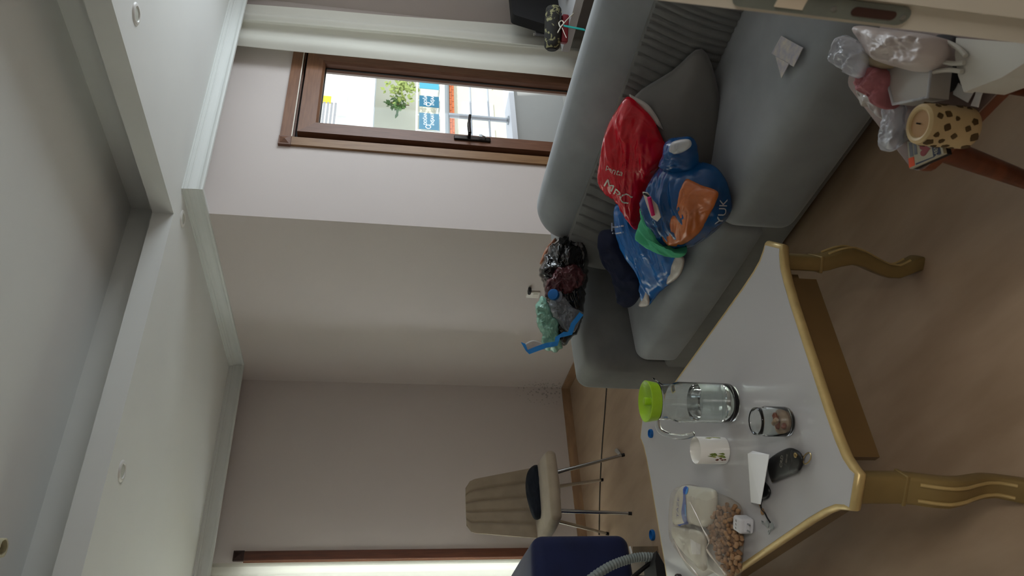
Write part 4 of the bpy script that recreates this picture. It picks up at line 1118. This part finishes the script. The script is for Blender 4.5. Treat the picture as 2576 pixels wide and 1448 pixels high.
JR = Vector((.788, 1.637, CZ))
jar = thing('glass_jar', 'open glass jar with red brown remains at the bottom', 'jar', JR)
obj('body', lathe(JR, [(.030, 0), (.036, .003), (.0385, .012), (.0385, .066), (.036, .074), (.0345, .078), (.0355, .081), (.0345, .084), (.0355, .088), (.0345, .093), (.033, .093), (.033, .078), (.0345, .072), (.0365, .064), (.0365, .014), (.032, .008)], 36), JG, jar, ang=0)
JAM = M('red brown jam', '96502f', .35, var=(40, .5), color2='6b2a1c', coat=.3); JAML = M('pale crumbs', 'b89a80', .6, var=(50, .3))
for k in range(9):
    a = random.uniform(0, 6.28); rr_ = random.uniform(.004, .024); z = .012 + random.random() * .022
    c = JR + Vector((rr_ * math.cos(a), rr_ * math.sin(a), z))
    g = rbox((0, 0, 0), (.022, .016, .014), .006, 2, n=2)
    g = ([p * (1 + .35 * noise.noise(p * 90 + Vector((k, 0, 0)))) for p in g[0]], g[1])
    obj('jam_lump' if k % 3 else 'crumb', xf(g, Matrix.Translation(c) @ Matrix.Rotation(random.uniform(0, 3), 4, (random.random(), random.random(), 1))), JAM if k % 3 else JAML, jar)
obj('jam_layer', lathe(JR, [(.031, .0085), (.0355, .014), (.0355, .02), (.02, .024), (.001, .022)], 24), JAML, jar)

# key pouch with ring
tz = lambda z: (lambda x, y: atz(x, y, z))
pf = tz(.462)
ps = thing('key_pouch', 'black leather key pouch with a gold ring', 'pouch', atz(1970, 1168, CZ))
LEA = M('black leather', '161514', .45, bump=(400, .1))
pp = [(1930, 1166), (1937, 1152), (1960, 1136), (1985, 1126), (2003, 1130), (2016, 1140), (2021, 1156), (2012, 1182), (1990, 1194), (1968, 1202), (1941, 1210)]
obj('body', blob([pf(*p) for p in pp], (0, 0, 1), .010, .011, rings=8, sub=4, amp=.0015, sc=60, seed=60, power=.35), LEA, ps, ang=0)
obj('flap', blob([tz(.470)(*p) for p in ((1990, 1132), (2003, 1132), (2016, 1142), (2020, 1156), (2012, 1180), (1996, 1190), (1986, 1184), (1992, 1160))], (0, 0, 1), .005, .006, rings=6, sub=4, amp=.001, sc=60, seed=61, power=.4), LEA, ps, ang=0)
BRASS = M('brass', 'b09a6a', .3, 1)
rv = tz(.476)(2001, 1144)
obj('rivet', torus(rv, .005, .0018), BRASS, ps)
obj('key_ring', torus(tz(.463)(2030, 1152), .0145, .0015, (.35, -.2, .9)), BRASS, ps)
obj('link', tube([rv, tz(.468)(2018, 1145)], .0018, 8), BRASS, ps)
obj('zip_edge', tube(smooth_pts([tz(.458)(*p) for p in ((1934, 1168), (1942, 1210), (1956, 1203), (1966, 1199))], 4), .0014, 6), BRASS, ps)
GPR = M('grey embossing', '7d7a70', .5)
for (t_, x, y, s_) in (('CRD', 1966, 1160, .016), ('SERVIS', 1979, 1153, .008)):
    obj('embossing', xf(text_geo(t_, s_, .0003), basis(tz(.4745)(x, y), tz(.47)(x + 3, y - 24) - tz(.47)(x, y), tz(.47)(x - 20, y) - tz(.47)(x, y))), GPR, ps, False)
# folded paper tent
pa = [atz(1882, 1140, .462), atz(1936, 1143, .488), atz(1914, 1268, .488), atz(1890, 1263, .462)]
single('folded_paper', join(prism(pa, (0, 0, .0015)), prism([pa[0], pa[1], Vector((pa[0].x + .004, pa[0].y - .010, CZ + .001))], (0, .0012, 0)),
       prism([pa[0], pa[3], Vector((pa[3].x, pa[3].y, CZ + .001)), Vector((pa[0].x, pa[0].y, CZ + .001))], (-.001, .0012, 0))), WHITEPAPER, 'folded white paper propped up beside the key pouch', 'paper', smooth=False)
# keys with a black fob and cord
ky = thing('key_bunch', 'bunch of keys with a dark fob behind the folded paper', 'keys', atz(1925, 1260, CZ))
kz = tz(.458)
obj('fob', blob([kz(*p) for p in ((1922, 1212), (1934, 1222), (1938, 1240), (1930, 1254), (1918, 1254), (1912, 1234))], (0, 0, 1), .006, .006, rings=6, sub=3, amp=.0005, seed=2), BLACK, ky, ang=0)
obj('cord', tube(smooth_pts([kz(*p) for p in ((1918, 1252), (1914, 1268), (1916, 1280), (1924, 1290), (1930, 1302), (1938, 1314))], 5), .0022, 8), BLACK, ky)
for i, (x, y, a) in enumerate(((1918, 1286, .3), (1930, 1318, 1.1), (1942, 1322, 2.0))):
    c = kz(x, y); m_ = Matrix.Translation(c) @ Matrix.Rotation(a, 4, 'Z') 
    obj('key', xf(join(lathe((0, 0, 0), [(.009, -.001), (.009, .001)], 16), box((.008, -.002, -.001), (.03, .002, .001)), box((.022, -.005, -.001), (.025, -.002, .001)), box((.027, -.005, -.001), (.03, -.002, .001))), m_), SATIN if i else M('copper key', 'a8825e', .4, .8), ky, False)
# white plug adapter
CG = Vector((.628, 1.957, CZ))
ad = thing('plug_adapter', 'white cube plug adapter in front of the peanuts', 'adapter', CG)
rz = Matrix.Rotation(math.radians(-35), 3, 'Z')
obj('body', rbox(CG + Vector((0, 0, .023)), (.042, .046, .044), .008, 3, n=2, rot=rz), M('cool white plastic', 'd3d3d6', .35), ad)
fd = rz @ Vector((0, -1, 0)); sd = rz @ Vector((1, 0, 0))
for s in (-.009, .009):
    p = CG + fd * .022 + sd * s + Vector((0, 0, .024)); obj('pin', tube([p, p + fd * .017], .0024, 10), SATIN, ad)
obj('pin_base', rbox(CG + fd * .024 + Vector((0, 0, .024)), (.03, .006, .016), .003, 2, n=1, rot=rz), MATS['cool white plastic'], ad)
for k, s in enumerate((-.010, 0, .010)):
    p = CG + Vector((0, 0, .0452)) + sd * s; obj('slot', box(p - Vector((.003, .0012, 0)), p + Vector((.003, .0012, .0006))), M('grey slot %d' % k, '6b6a6a', .6), ad, False)
# tissue packs
TISS = M_film('tissue pack film', 'c9c5b6', .12, .25)
t1 = thing('tissue_pack', 'white tissue pack with blue print on the coffee table', 'tissues', atz(1750, 1270, CZ))
tp1 = [(1700, 1248), (1712, 1226), (1726, 1220), (1760, 1224), (1790, 1228), (1800, 1240), (1800, 1275), (1795, 1310), (1772, 1326), (1740, 1318), (1694, 1316)]
body1 = obj('pack', blob([tz(.474)(*p) for p in tp1], (0, 0, 1), .016, .022, rings=14, sub=5, amp=.004, sc=20, seed=70, power=.35, back=0), M('soft white pack', 'c4c0b0', .4), t1, ang=0)
BPR, BPL, VPR = M('deep blue print', '2050a8', .35), M('sky blue print', '4a94d2', .35), M('violet lettering', '54508c', .4)
ud = atz(1715, 1250, .49) - atz(1715, 1290, .49); vd = atz(1700, 1270, .49) - atz(1740, 1270, .49)
mB = lambda x, y: basis(tz(.49)(x, y) + Vector((0, 0, .02)), ud, vd)
def quad_geo(pts): return ([Vector((a, b, 0)) for a, b in pts], [tuple(range(len(pts)))])
wave = [(-.062 + .124 * i / 12, .014 + .005 * math.sin(i * .55)) for i in range(13)] + [(.062 - .124 * i / 12, -.016 + .004 * math.sin(i * .5 + 1)) for i in range(13)]
obj('blue_band', print_on(body1, densify(quad_geo(wave), .01), mB(1722, 1272), .0015), BPR, t1, False)
obj('blue_blot', print_on(body1, densify(quad_geo([(.012 * math.cos(i * .7), .010 * math.sin(i * .7)) for i in range(9)]), .01), mB(1727, 1234), .0015), BPL, t1, False)
obj('light_band', print_on(body1, densify(quad_geo([(-.02, .002), (.015, .004), (.018, -.006), (-.018, -.007)]), .01), mB(1726, 1282), .0022), BPL, t1, False)
obj('lettering', print_on(body1, densify(text_geo('TAZE', .028, 0), .006), mB(1706, 1276), .0016), VPR, t1, False)
t2 = thing('tissue_pack', 'plain white tissue pack left of the peanut bag', 'tissues', atz(1740, 1375, CZ))
obj('pack', blob([tz(.474)(*p) for p in ((1694, 1324), (1722, 1326), (1762, 1334), (1772, 1350), (1773, 1390), (1772, 1436), (1750, 1416), (1722, 1388), (1696, 1352))], (0, 0, 1), .016, .022, rings=14, sub=5, amp=.004, sc=20, seed=71, power=.35, back=0), MATS['soft white pack'], t2, ang=0)
obj('label_print', print_on(t2.children[0], densify(quad_geo([(-.02, .02), (.025, .03), (.02, -.03), (-.01, -.03)]), .01), mB(1748, 1380), .0015), M('pale print', 'd4d2cf', .4), t2, False)
# dark lid at the frame edge
single('round_tin', lathe(atz(1712, 1456, CZ), [(.017, 0), (.018, .012), (.016, .016), (.004, .017)], 24), M('dark maroon lid', '24100f', .4), 'small dark round tin at the left end of the coffee table', 'lid')
# peanuts in a clear bag
random.seed(11)
def nut_mesh(seed):
    V, F = [], []; seg, nr = 8, 7
    for i in range(nr + 1):
        t = i / nr; x = -.0095 + .019 * t
        r = .0062 * math.sqrt(max(0, 1 - (2 * t - 1) ** 4)) * (1 - .16 * math.exp(-((t - .5) / .16) ** 2)) + .0002
        for k in range(seg):
            a = 2 * PI * k / seg
            rr = r * (1 + .12 * noise.noise(Vector((x * 200, a, seed))))
            V.append(Vector((x, rr * math.cos(a), rr * math.sin(a))))
    for i in range(nr):
        for k in range(seg):
            F.append((i * seg + k, i * seg + (k + 1) % seg, (i + 1) * seg + (k + 1) % seg, (i + 1) * seg + k))
    F += [tuple(range(seg))[::-1], tuple(range(nr * seg, nr * seg + seg))]
    me = bpy.data.meshes.new('peanut'); me.from_pydata(V, [], F); me.shade_smooth(); return me
NUTM = [M('peanut tan', 'a47f5c', .75, var=(120, .25)), M('peanut brown', '96714f', .75, var=(120, .3)), M('peanut pale', 'b08c68', .75, var=(120, .25))]
nm = []
for i in range(3):
    me = nut_mesh(i); me.materials.append(NUTM[i]); nm.append(me)
npoly = [(1800, 1275), (1835, 1265), (1858, 1275), (1866, 1310), (1866, 1380), (1862, 1425), (1850, 1452), (1828, 1446), (1806, 1400), (1786, 1350), (1778, 1322)]
def inside(x, y, P):
    c = False; n = len(P)
    for i in range(n):
        (x0, y0), (x1, y1) = P[i], P[i - 1]
        if (y0 > y) != (y1 > y) and x < (x1 - x0) * (y - y0) / (y1 - y0) + x0: c = not c
    return c
cnt = 0
for layer, (z, num) in enumerate(((CZ + .008, 70), (CZ + .021, 70), (CZ + .033, 45))):
    placed = []; tries = 0
    while len(placed) < num and tries < 4000:
        tries += 1
        x = random.uniform(1775, 1868); y = random.uniform(1262, 1455)
        if not inside(x, y, npoly): continue
        if layer == 2 and not (1290 < y < 1430 and 1792 < x < 1858): continue
        p = atz(x, y, z)
        if any((p - q).length < .0128 for q in placed): continue
        if (Vector((p.x, p.y)) - Vector((CG.x, CG.y))).length < .037: continue
        placed.append(p)
        o = bpy.data.objects.new('peanut', nm[random.randrange(3)]); COL.objects.link(o)
        o.location = p + Vector((0, 0, random.uniform(-.001, .004))); o.rotation_euler = (random.uniform(0, 6), random.uniform(-.5, .5), random.uniform(0, 6))
        s = random.uniform(.9, 1.15); o.scale = (s, s, s)
        o['label'] = 'shelled tan peanut heaped in the clear bag on the coffee table'; o['category'] = 'peanut'; o['group'] = 'peanuts in the clear bag'
FILM = M_film('clear bag', 'f2ece4', .955, .1, .7)
bagpts = [(1700, 1232), (1730, 1218), (1770, 1226), (1810, 1240), (1845, 1256), (1868, 1280), (1872, 1340), (1870, 1400), (1862, 1450), (1835, 1460), (1800, 1440), (1760, 1450), (1722, 1400), (1694, 1350), (1692, 1290)]
pb = single('clear_bag', blob([tz(CZ + .002)(*p) for p in bagpts], (0, 0, 1), .052, .001, rings=22, sub=6, amp=.008, sc=16, seed=80, power=.45, back=0), FILM, 'open clear plastic bag around the peanuts and tissue packs', 'bag', ang=0)
FOLD = plastic('folded film edge', 'c8b7a3', .25)
for i, pts in enumerate((((1735, 1262), (1752, 1295), (1768, 1330), (1784, 1360), (1778, 1380), (1800, 1412), (1826, 1446)), ((1694, 1355), (1716, 1400), (1738, 1425), (1756, 1448)))):
    obj('film_fold', tube(smooth_pts([tz(CZ + .052 - .02 * abs(k / (len(pts) - 1) - .4))(*p) for k, p in enumerate(pts)], 4), [.0012 + .0022 * (math.sin(k * .45) ** 2) for k in range((len(pts) - 1) * 4 + 1)], 6), M_film('film fold %d' % i, 'dccfc0', .35, .15, .7), pb)

# ------------------------------------------------------------------ things on the side table
sz = lambda z: (lambda x, y: atz(x, y, z))
cb0 = atz(2452, 322, TS); cb0 = Vector((cb0.x + .012, cb0.y + .012, TS))
cd_ = thing('pillar_candle', 'cream pillar candle with brown leopard spots', 'candle', cb0)
WAX = M('cream wax', 'd3b98a', .5, var=(30, .1))
obj('body', lathe(cb0, [(.033, 0), (.0358, .004), (.036, .012), (.036, .086), (.034, .094), (.029, .0975), (.025, .096), (.023, .092)], 36), WAX, cd_)
obj('melt_pool', lathe(cb0, [(.0235, .0925), (.012, .0905), (.001, .09)], 28), M('brown wax', 'b08757', .35), cd_)
obj('wick', tube([cb0 + Vector((0, 0, .092)), cb0 + Vector((.002, .001, .099))], .0014, 8), BLACKM, cd_)
BSP = M('brown leopard spot', '55401f', .6)
random.seed(3)
for r_ in range(5):
    for k in range(9):
        if random.random() < .18: continue
        a0 = 40 * k + 20 * (r_ % 2) + random.uniform(-7, 7); h0 = .014 + .017 * r_ + random.uniform(-.004, .004)
        w = random.uniform(.8, 1.6); n_ = random.choice((3, 4, 5)); ph = random.uniform(0, 6)
        decal([(a0 + 9 * w * math.cos(ph + 2 * PI * q / (2 * n_)) * (1 if q % 2 else .82), h0 + .0058 * w * math.sin(ph + 2 * PI * q / (2 * n_)) * (1 if q % 2 else .82)) for q in range(2 * n_)], cb0, .036, BSP, cd_, 'spot_print', .0013)
# match box with heart
mt = thing('match_box', 'small box with a red heart and orange corner', 'box', atz(2330, 390, TS))
tq = [sz(TS + .018)(*p) for p in ((2282, 356), (2367, 354), (2374, 386), (2288, 424))]
MBX = M('cream box card', 'b4ae98', .6); MB2 = M('dark box side', '1d1a1c', .6)
obj('tray', prism([Vector((p.x, p.y, TS + .001)) for p in tq], (0, 0, .010)), MB2, mt, False)
obj('sleeve', prism([Vector((p.x, p.y, TS + .011)) for p in tq], (0, 0, .007)), MBX, mt, False)
def bil(u, v, l=.0006):
    a = tq[0].lerp(tq[1], u); b = tq[3].lerp(tq[2], u); p = a.lerp(b, v); return Vector((p.x, p.y, TS + .018 + l))
def patch(name, uv, mat, l=.0004): obj(name, prism([bil(u, v, 0) for u, v in uv], (0, 0, l)), mat, mt, False)
BGR, BNV, HRT, ORG = M('print grey blue', '7d8188', .6), M('print navy', '3a4158', .6), M('print dull red', '9a4f52', .6), M('print orange', 'e8531f', .5)
patch('print_panel', ((.05, .05), (.16, .05), (.16, .58), (.05, .58)), BGR)
patch('print_panel', ((.19, .05), (.28, .05), (.28, .55), (.19, .55)), BGR)
patch('print_panel', ((.72, .06), (.94, .06), (.94, .92), (.72, .92)), BNV)
patch('print_panel', ((.2, .9), (.94, .94), (.94, .97), (.2, .97)), BNV)
patch('orange_corner', ((.0, .62), (.17, .62), (.17, .97), (.0, .97)), ORG, .0007)
heart = []
for k in range(24):
    a = 2 * PI * k / 24
    x = 16 * math.sin(a) ** 3; y = 13 * math.cos(a) - 5 * math.cos(2 * a) - 2 * math.cos(3 * a) - math.cos(4 * a)
    heart.append((.50 - y / 17 * .19, .42 + x / 16 * .3))
patch('heart_print', heart, HRT, .0007)
xa = bil(.5, .1) - bil(.5, .9); ya = bil(.1, .5) - bil(.9, .5)
obj('lettering', xf(text_geo('HELIK', .013, .0002), basis(bil(.83, .45, .001), xa, ya)), MBX, mt, False)
# clear packs, pink cloth, papers, cables
CLP = wrinkle(M_film('clear wrapping', 'e4e8f0', .55, .06, .9), 18, .03); CLP2 = M_film('cloudy clear tray', 'd2ccc4', .4, .15, .8)
up = Vector((-.25, -.2, .95))
sblob('paper_bag', [(2153, 66), (2250, 76), (2350, 90), (2372, 110), (2365, 150), (2320, 180), (2260, 170), (2200, 150), (2170, 110)], sz(TS + .10), up, .03, .09, M('soft pink white plastic', 'cbbdb6', .4, var=(20, .12)), 'pinkish white plastic bag against the door jamb', 'bag', amp=.02, sc=18, seed=90, rings=20, sub=8)
sblob('sweet_wrapper', [(2122, 92), (2135, 90), (2160, 112), (2175, 150), (2168, 190), (2150, 196), (2120, 172), (2102, 156), (2106, 130)], sz(TS + .13), up, .02, .03, CLP, 'shiny clear wrapper poking out over the sofa seat', 'wrapper', amp=.024, sc=26, seed=91, rings=20, sub=8)
sblob('beige_pad', [(2172, 130), (2205, 118), (2240, 126), (2248, 150), (2230, 172), (2190, 168), (2172, 152)], sz(TS + .10), up, .015, .08, M('beige pad', 'aa9a7c', .8, var=(20, .15)), 'beige pad between the clear wrapper and the white tray', 'pad', amp=.004, sc=26, seed=92, rings=8)
sblob('pink_cloth', [(2170, 205), (2195, 172), (2230, 165), (2245, 190), (2240, 240), (2228, 275), (2205, 258), (2180, 232)], sz(TS + .08), up, .03, .07, M('pink cloth', 'c27a80', .7, var=(24, .35)), 'crumpled pink cloth hanging over the side table edge', 'cloth', amp=.026, sc=24, seed=93, rings=20, sub=8)
sblob('clear_wrapper', [(2150, 200), (2175, 215), (2210, 260), (2225, 300), (2205, 290), (2185, 262), (2170, 268), (2160, 240)], sz(TS + .05), up, .008, .02, CLP2, 'dull clear film hanging beside the pink cloth', 'wrapper', amp=.008, sc=40, seed=94, rings=8)
tr = thing('clear_tray', 'clear plastic tray with a white insert on the side table', 'tray', atz(2300, 200, TS))
trq = [sz(TS + .085)(*p) for p in ((2240, 140), (2345, 158), (2335, 245), (2248, 262), (2232, 200))]
obj('shell', prism([Vector((p.x, p.y, TS + .045)) for p in trq], (0, 0, .04)), CLP2, tr, False)
obj('rim', tube([p + Vector((0, 0, .001)) for p in trq + trq[:1]], .0028, 6), CLP, tr)
tri = [sz(TS + .03)(*p) for p in ((2262, 160), (2340, 170), (2330, 240), (2262, 248))]
obj('insert', prism([Vector((p.x, p.y, TS + .003)) for p in tri], (0, 0, .04)), M('white insert', 'c3bbaf', .6), tr, False)
sblob('clear_sleeve', [(2232, 268), (2246, 250), (2268, 258), (2266, 300), (2262, 345), (2250, 378), (2222, 380), (2218, 370), (2226, 320)], sz(TS + .04), up, .014, .02, CLP, 'long shiny clear sleeve hanging off the side table corner', 'wrapper', amp=.016, sc=26, seed=96, rings=20, sub=8)
single('sleeve_insert', prism([sz(TS + .02)(*p) for p in ((2236, 326), (2250, 326), (2244, 364), (2228, 362))], (0, 0, .006)), M('white slip', 'd0ccc4', .6), 'white slip inside the long clear sleeve', 'paper', smooth=False)
single('paper_stack', join(*[prism([sz(TS + .006 + .004 * k)(*p) for p in ((2258, 335), (2282, 326), (2290, 350), (2268, 362))], (0, 0, .0025)) for k in range(4)]), M('grey card stack', '8e8880', .7), 'small stack of grey cards under the candle', 'card', smooth=False)
wb = [sz(TS + .075)(*p) for p in ((2405, 95), (2590, 110), (2590, 150), (2520, 195), (2425, 232), (2410, 190), (2402, 140))]
bxx = thing('white_box', 'large white box on the side table beside the jamb', 'box', atz(2480, 150, TS))
obj('lid', prism([Vector((p.x, p.y, TS + .060)) for p in wb], (0, 0, .015)), M('white card', 'cdc9bf', .6), bxx, False)
wi = [p + (sum(wb, Vector()) / len(wb) - p) * .05 for p in wb]
obj('base', prism([Vector((p.x, p.y, TS + .001)) for p in wi], (0, 0, .059)), MATS['white card'], bxx, False)
sblob('sunglasses_case', [(2352, 92), (2405, 92), (2412, 120), (2405, 170), (2380, 235), (2352, 225), (2350, 160)], sz(TS + .03), (0, 0, 1), .015, .03, M('dark cloth case', '3a3838', .8, var=(30, .3)), 'dark cloth case between the clear tray and the white box', 'case', amp=.006, sc=30, seed=97, rings=8)
WC = M('white cable', 'c9c5ba', .45)
for i, (pts, lb) in enumerate(((((2355, 110), (2385, 108), (2412, 122), (2430, 140)), 'upper white cable looping to the white box'), (((2340, 148), (2370, 155), (2400, 160), (2425, 158)), 'middle white cable looping to the white box'), (((2330, 190), (2352, 180), (2390, 176), (2420, 180)), 'lower white cable looping to the white box'))):
    single('charging_cable', tube(smooth_pts([sz(TS + .08)(*p) for p in pts], 6), .004, 8), WC, lb, 'cable')
pl = [sz(TS + .06)(*p) for p in ((2336, 212), (2368, 222), (2365, 242), (2332, 230))]
single('charger_plug', rbox(sum(pl, Vector()) / 4, (.030, .016, .014), .005, 3, n=1, rot=Matrix.Rotation(1.1, 3, 'Z')), M('clear grey plastic', 'aeaaa6', .3), 'translucent grey cable plug above the candle', 'plug')
for pts, lb in ((((2402, 200), (2420, 215), (2450, 232), (2436, 258), (2400, 238)), 'folded white slip beside the candle top'), (((2462, 212), (2484, 206), (2470, 240), (2462, 270), (2444, 266), (2455, 240)), 'narrow curled white slip under the white box'), (((2520, 182), (2556, 168), (2552, 220), (2520, 232)), 'white rolled paper at the table edge under the white box')):
    P_ = [sz(TS + .012)(*p) for p in pts]
    single('paper_slip', prism(P_, (0, 0, .002)) if 'rolled' not in lb else prism(P_, (0, 0, .016)), WHITEPAPER, lb, 'paper', smooth=False)
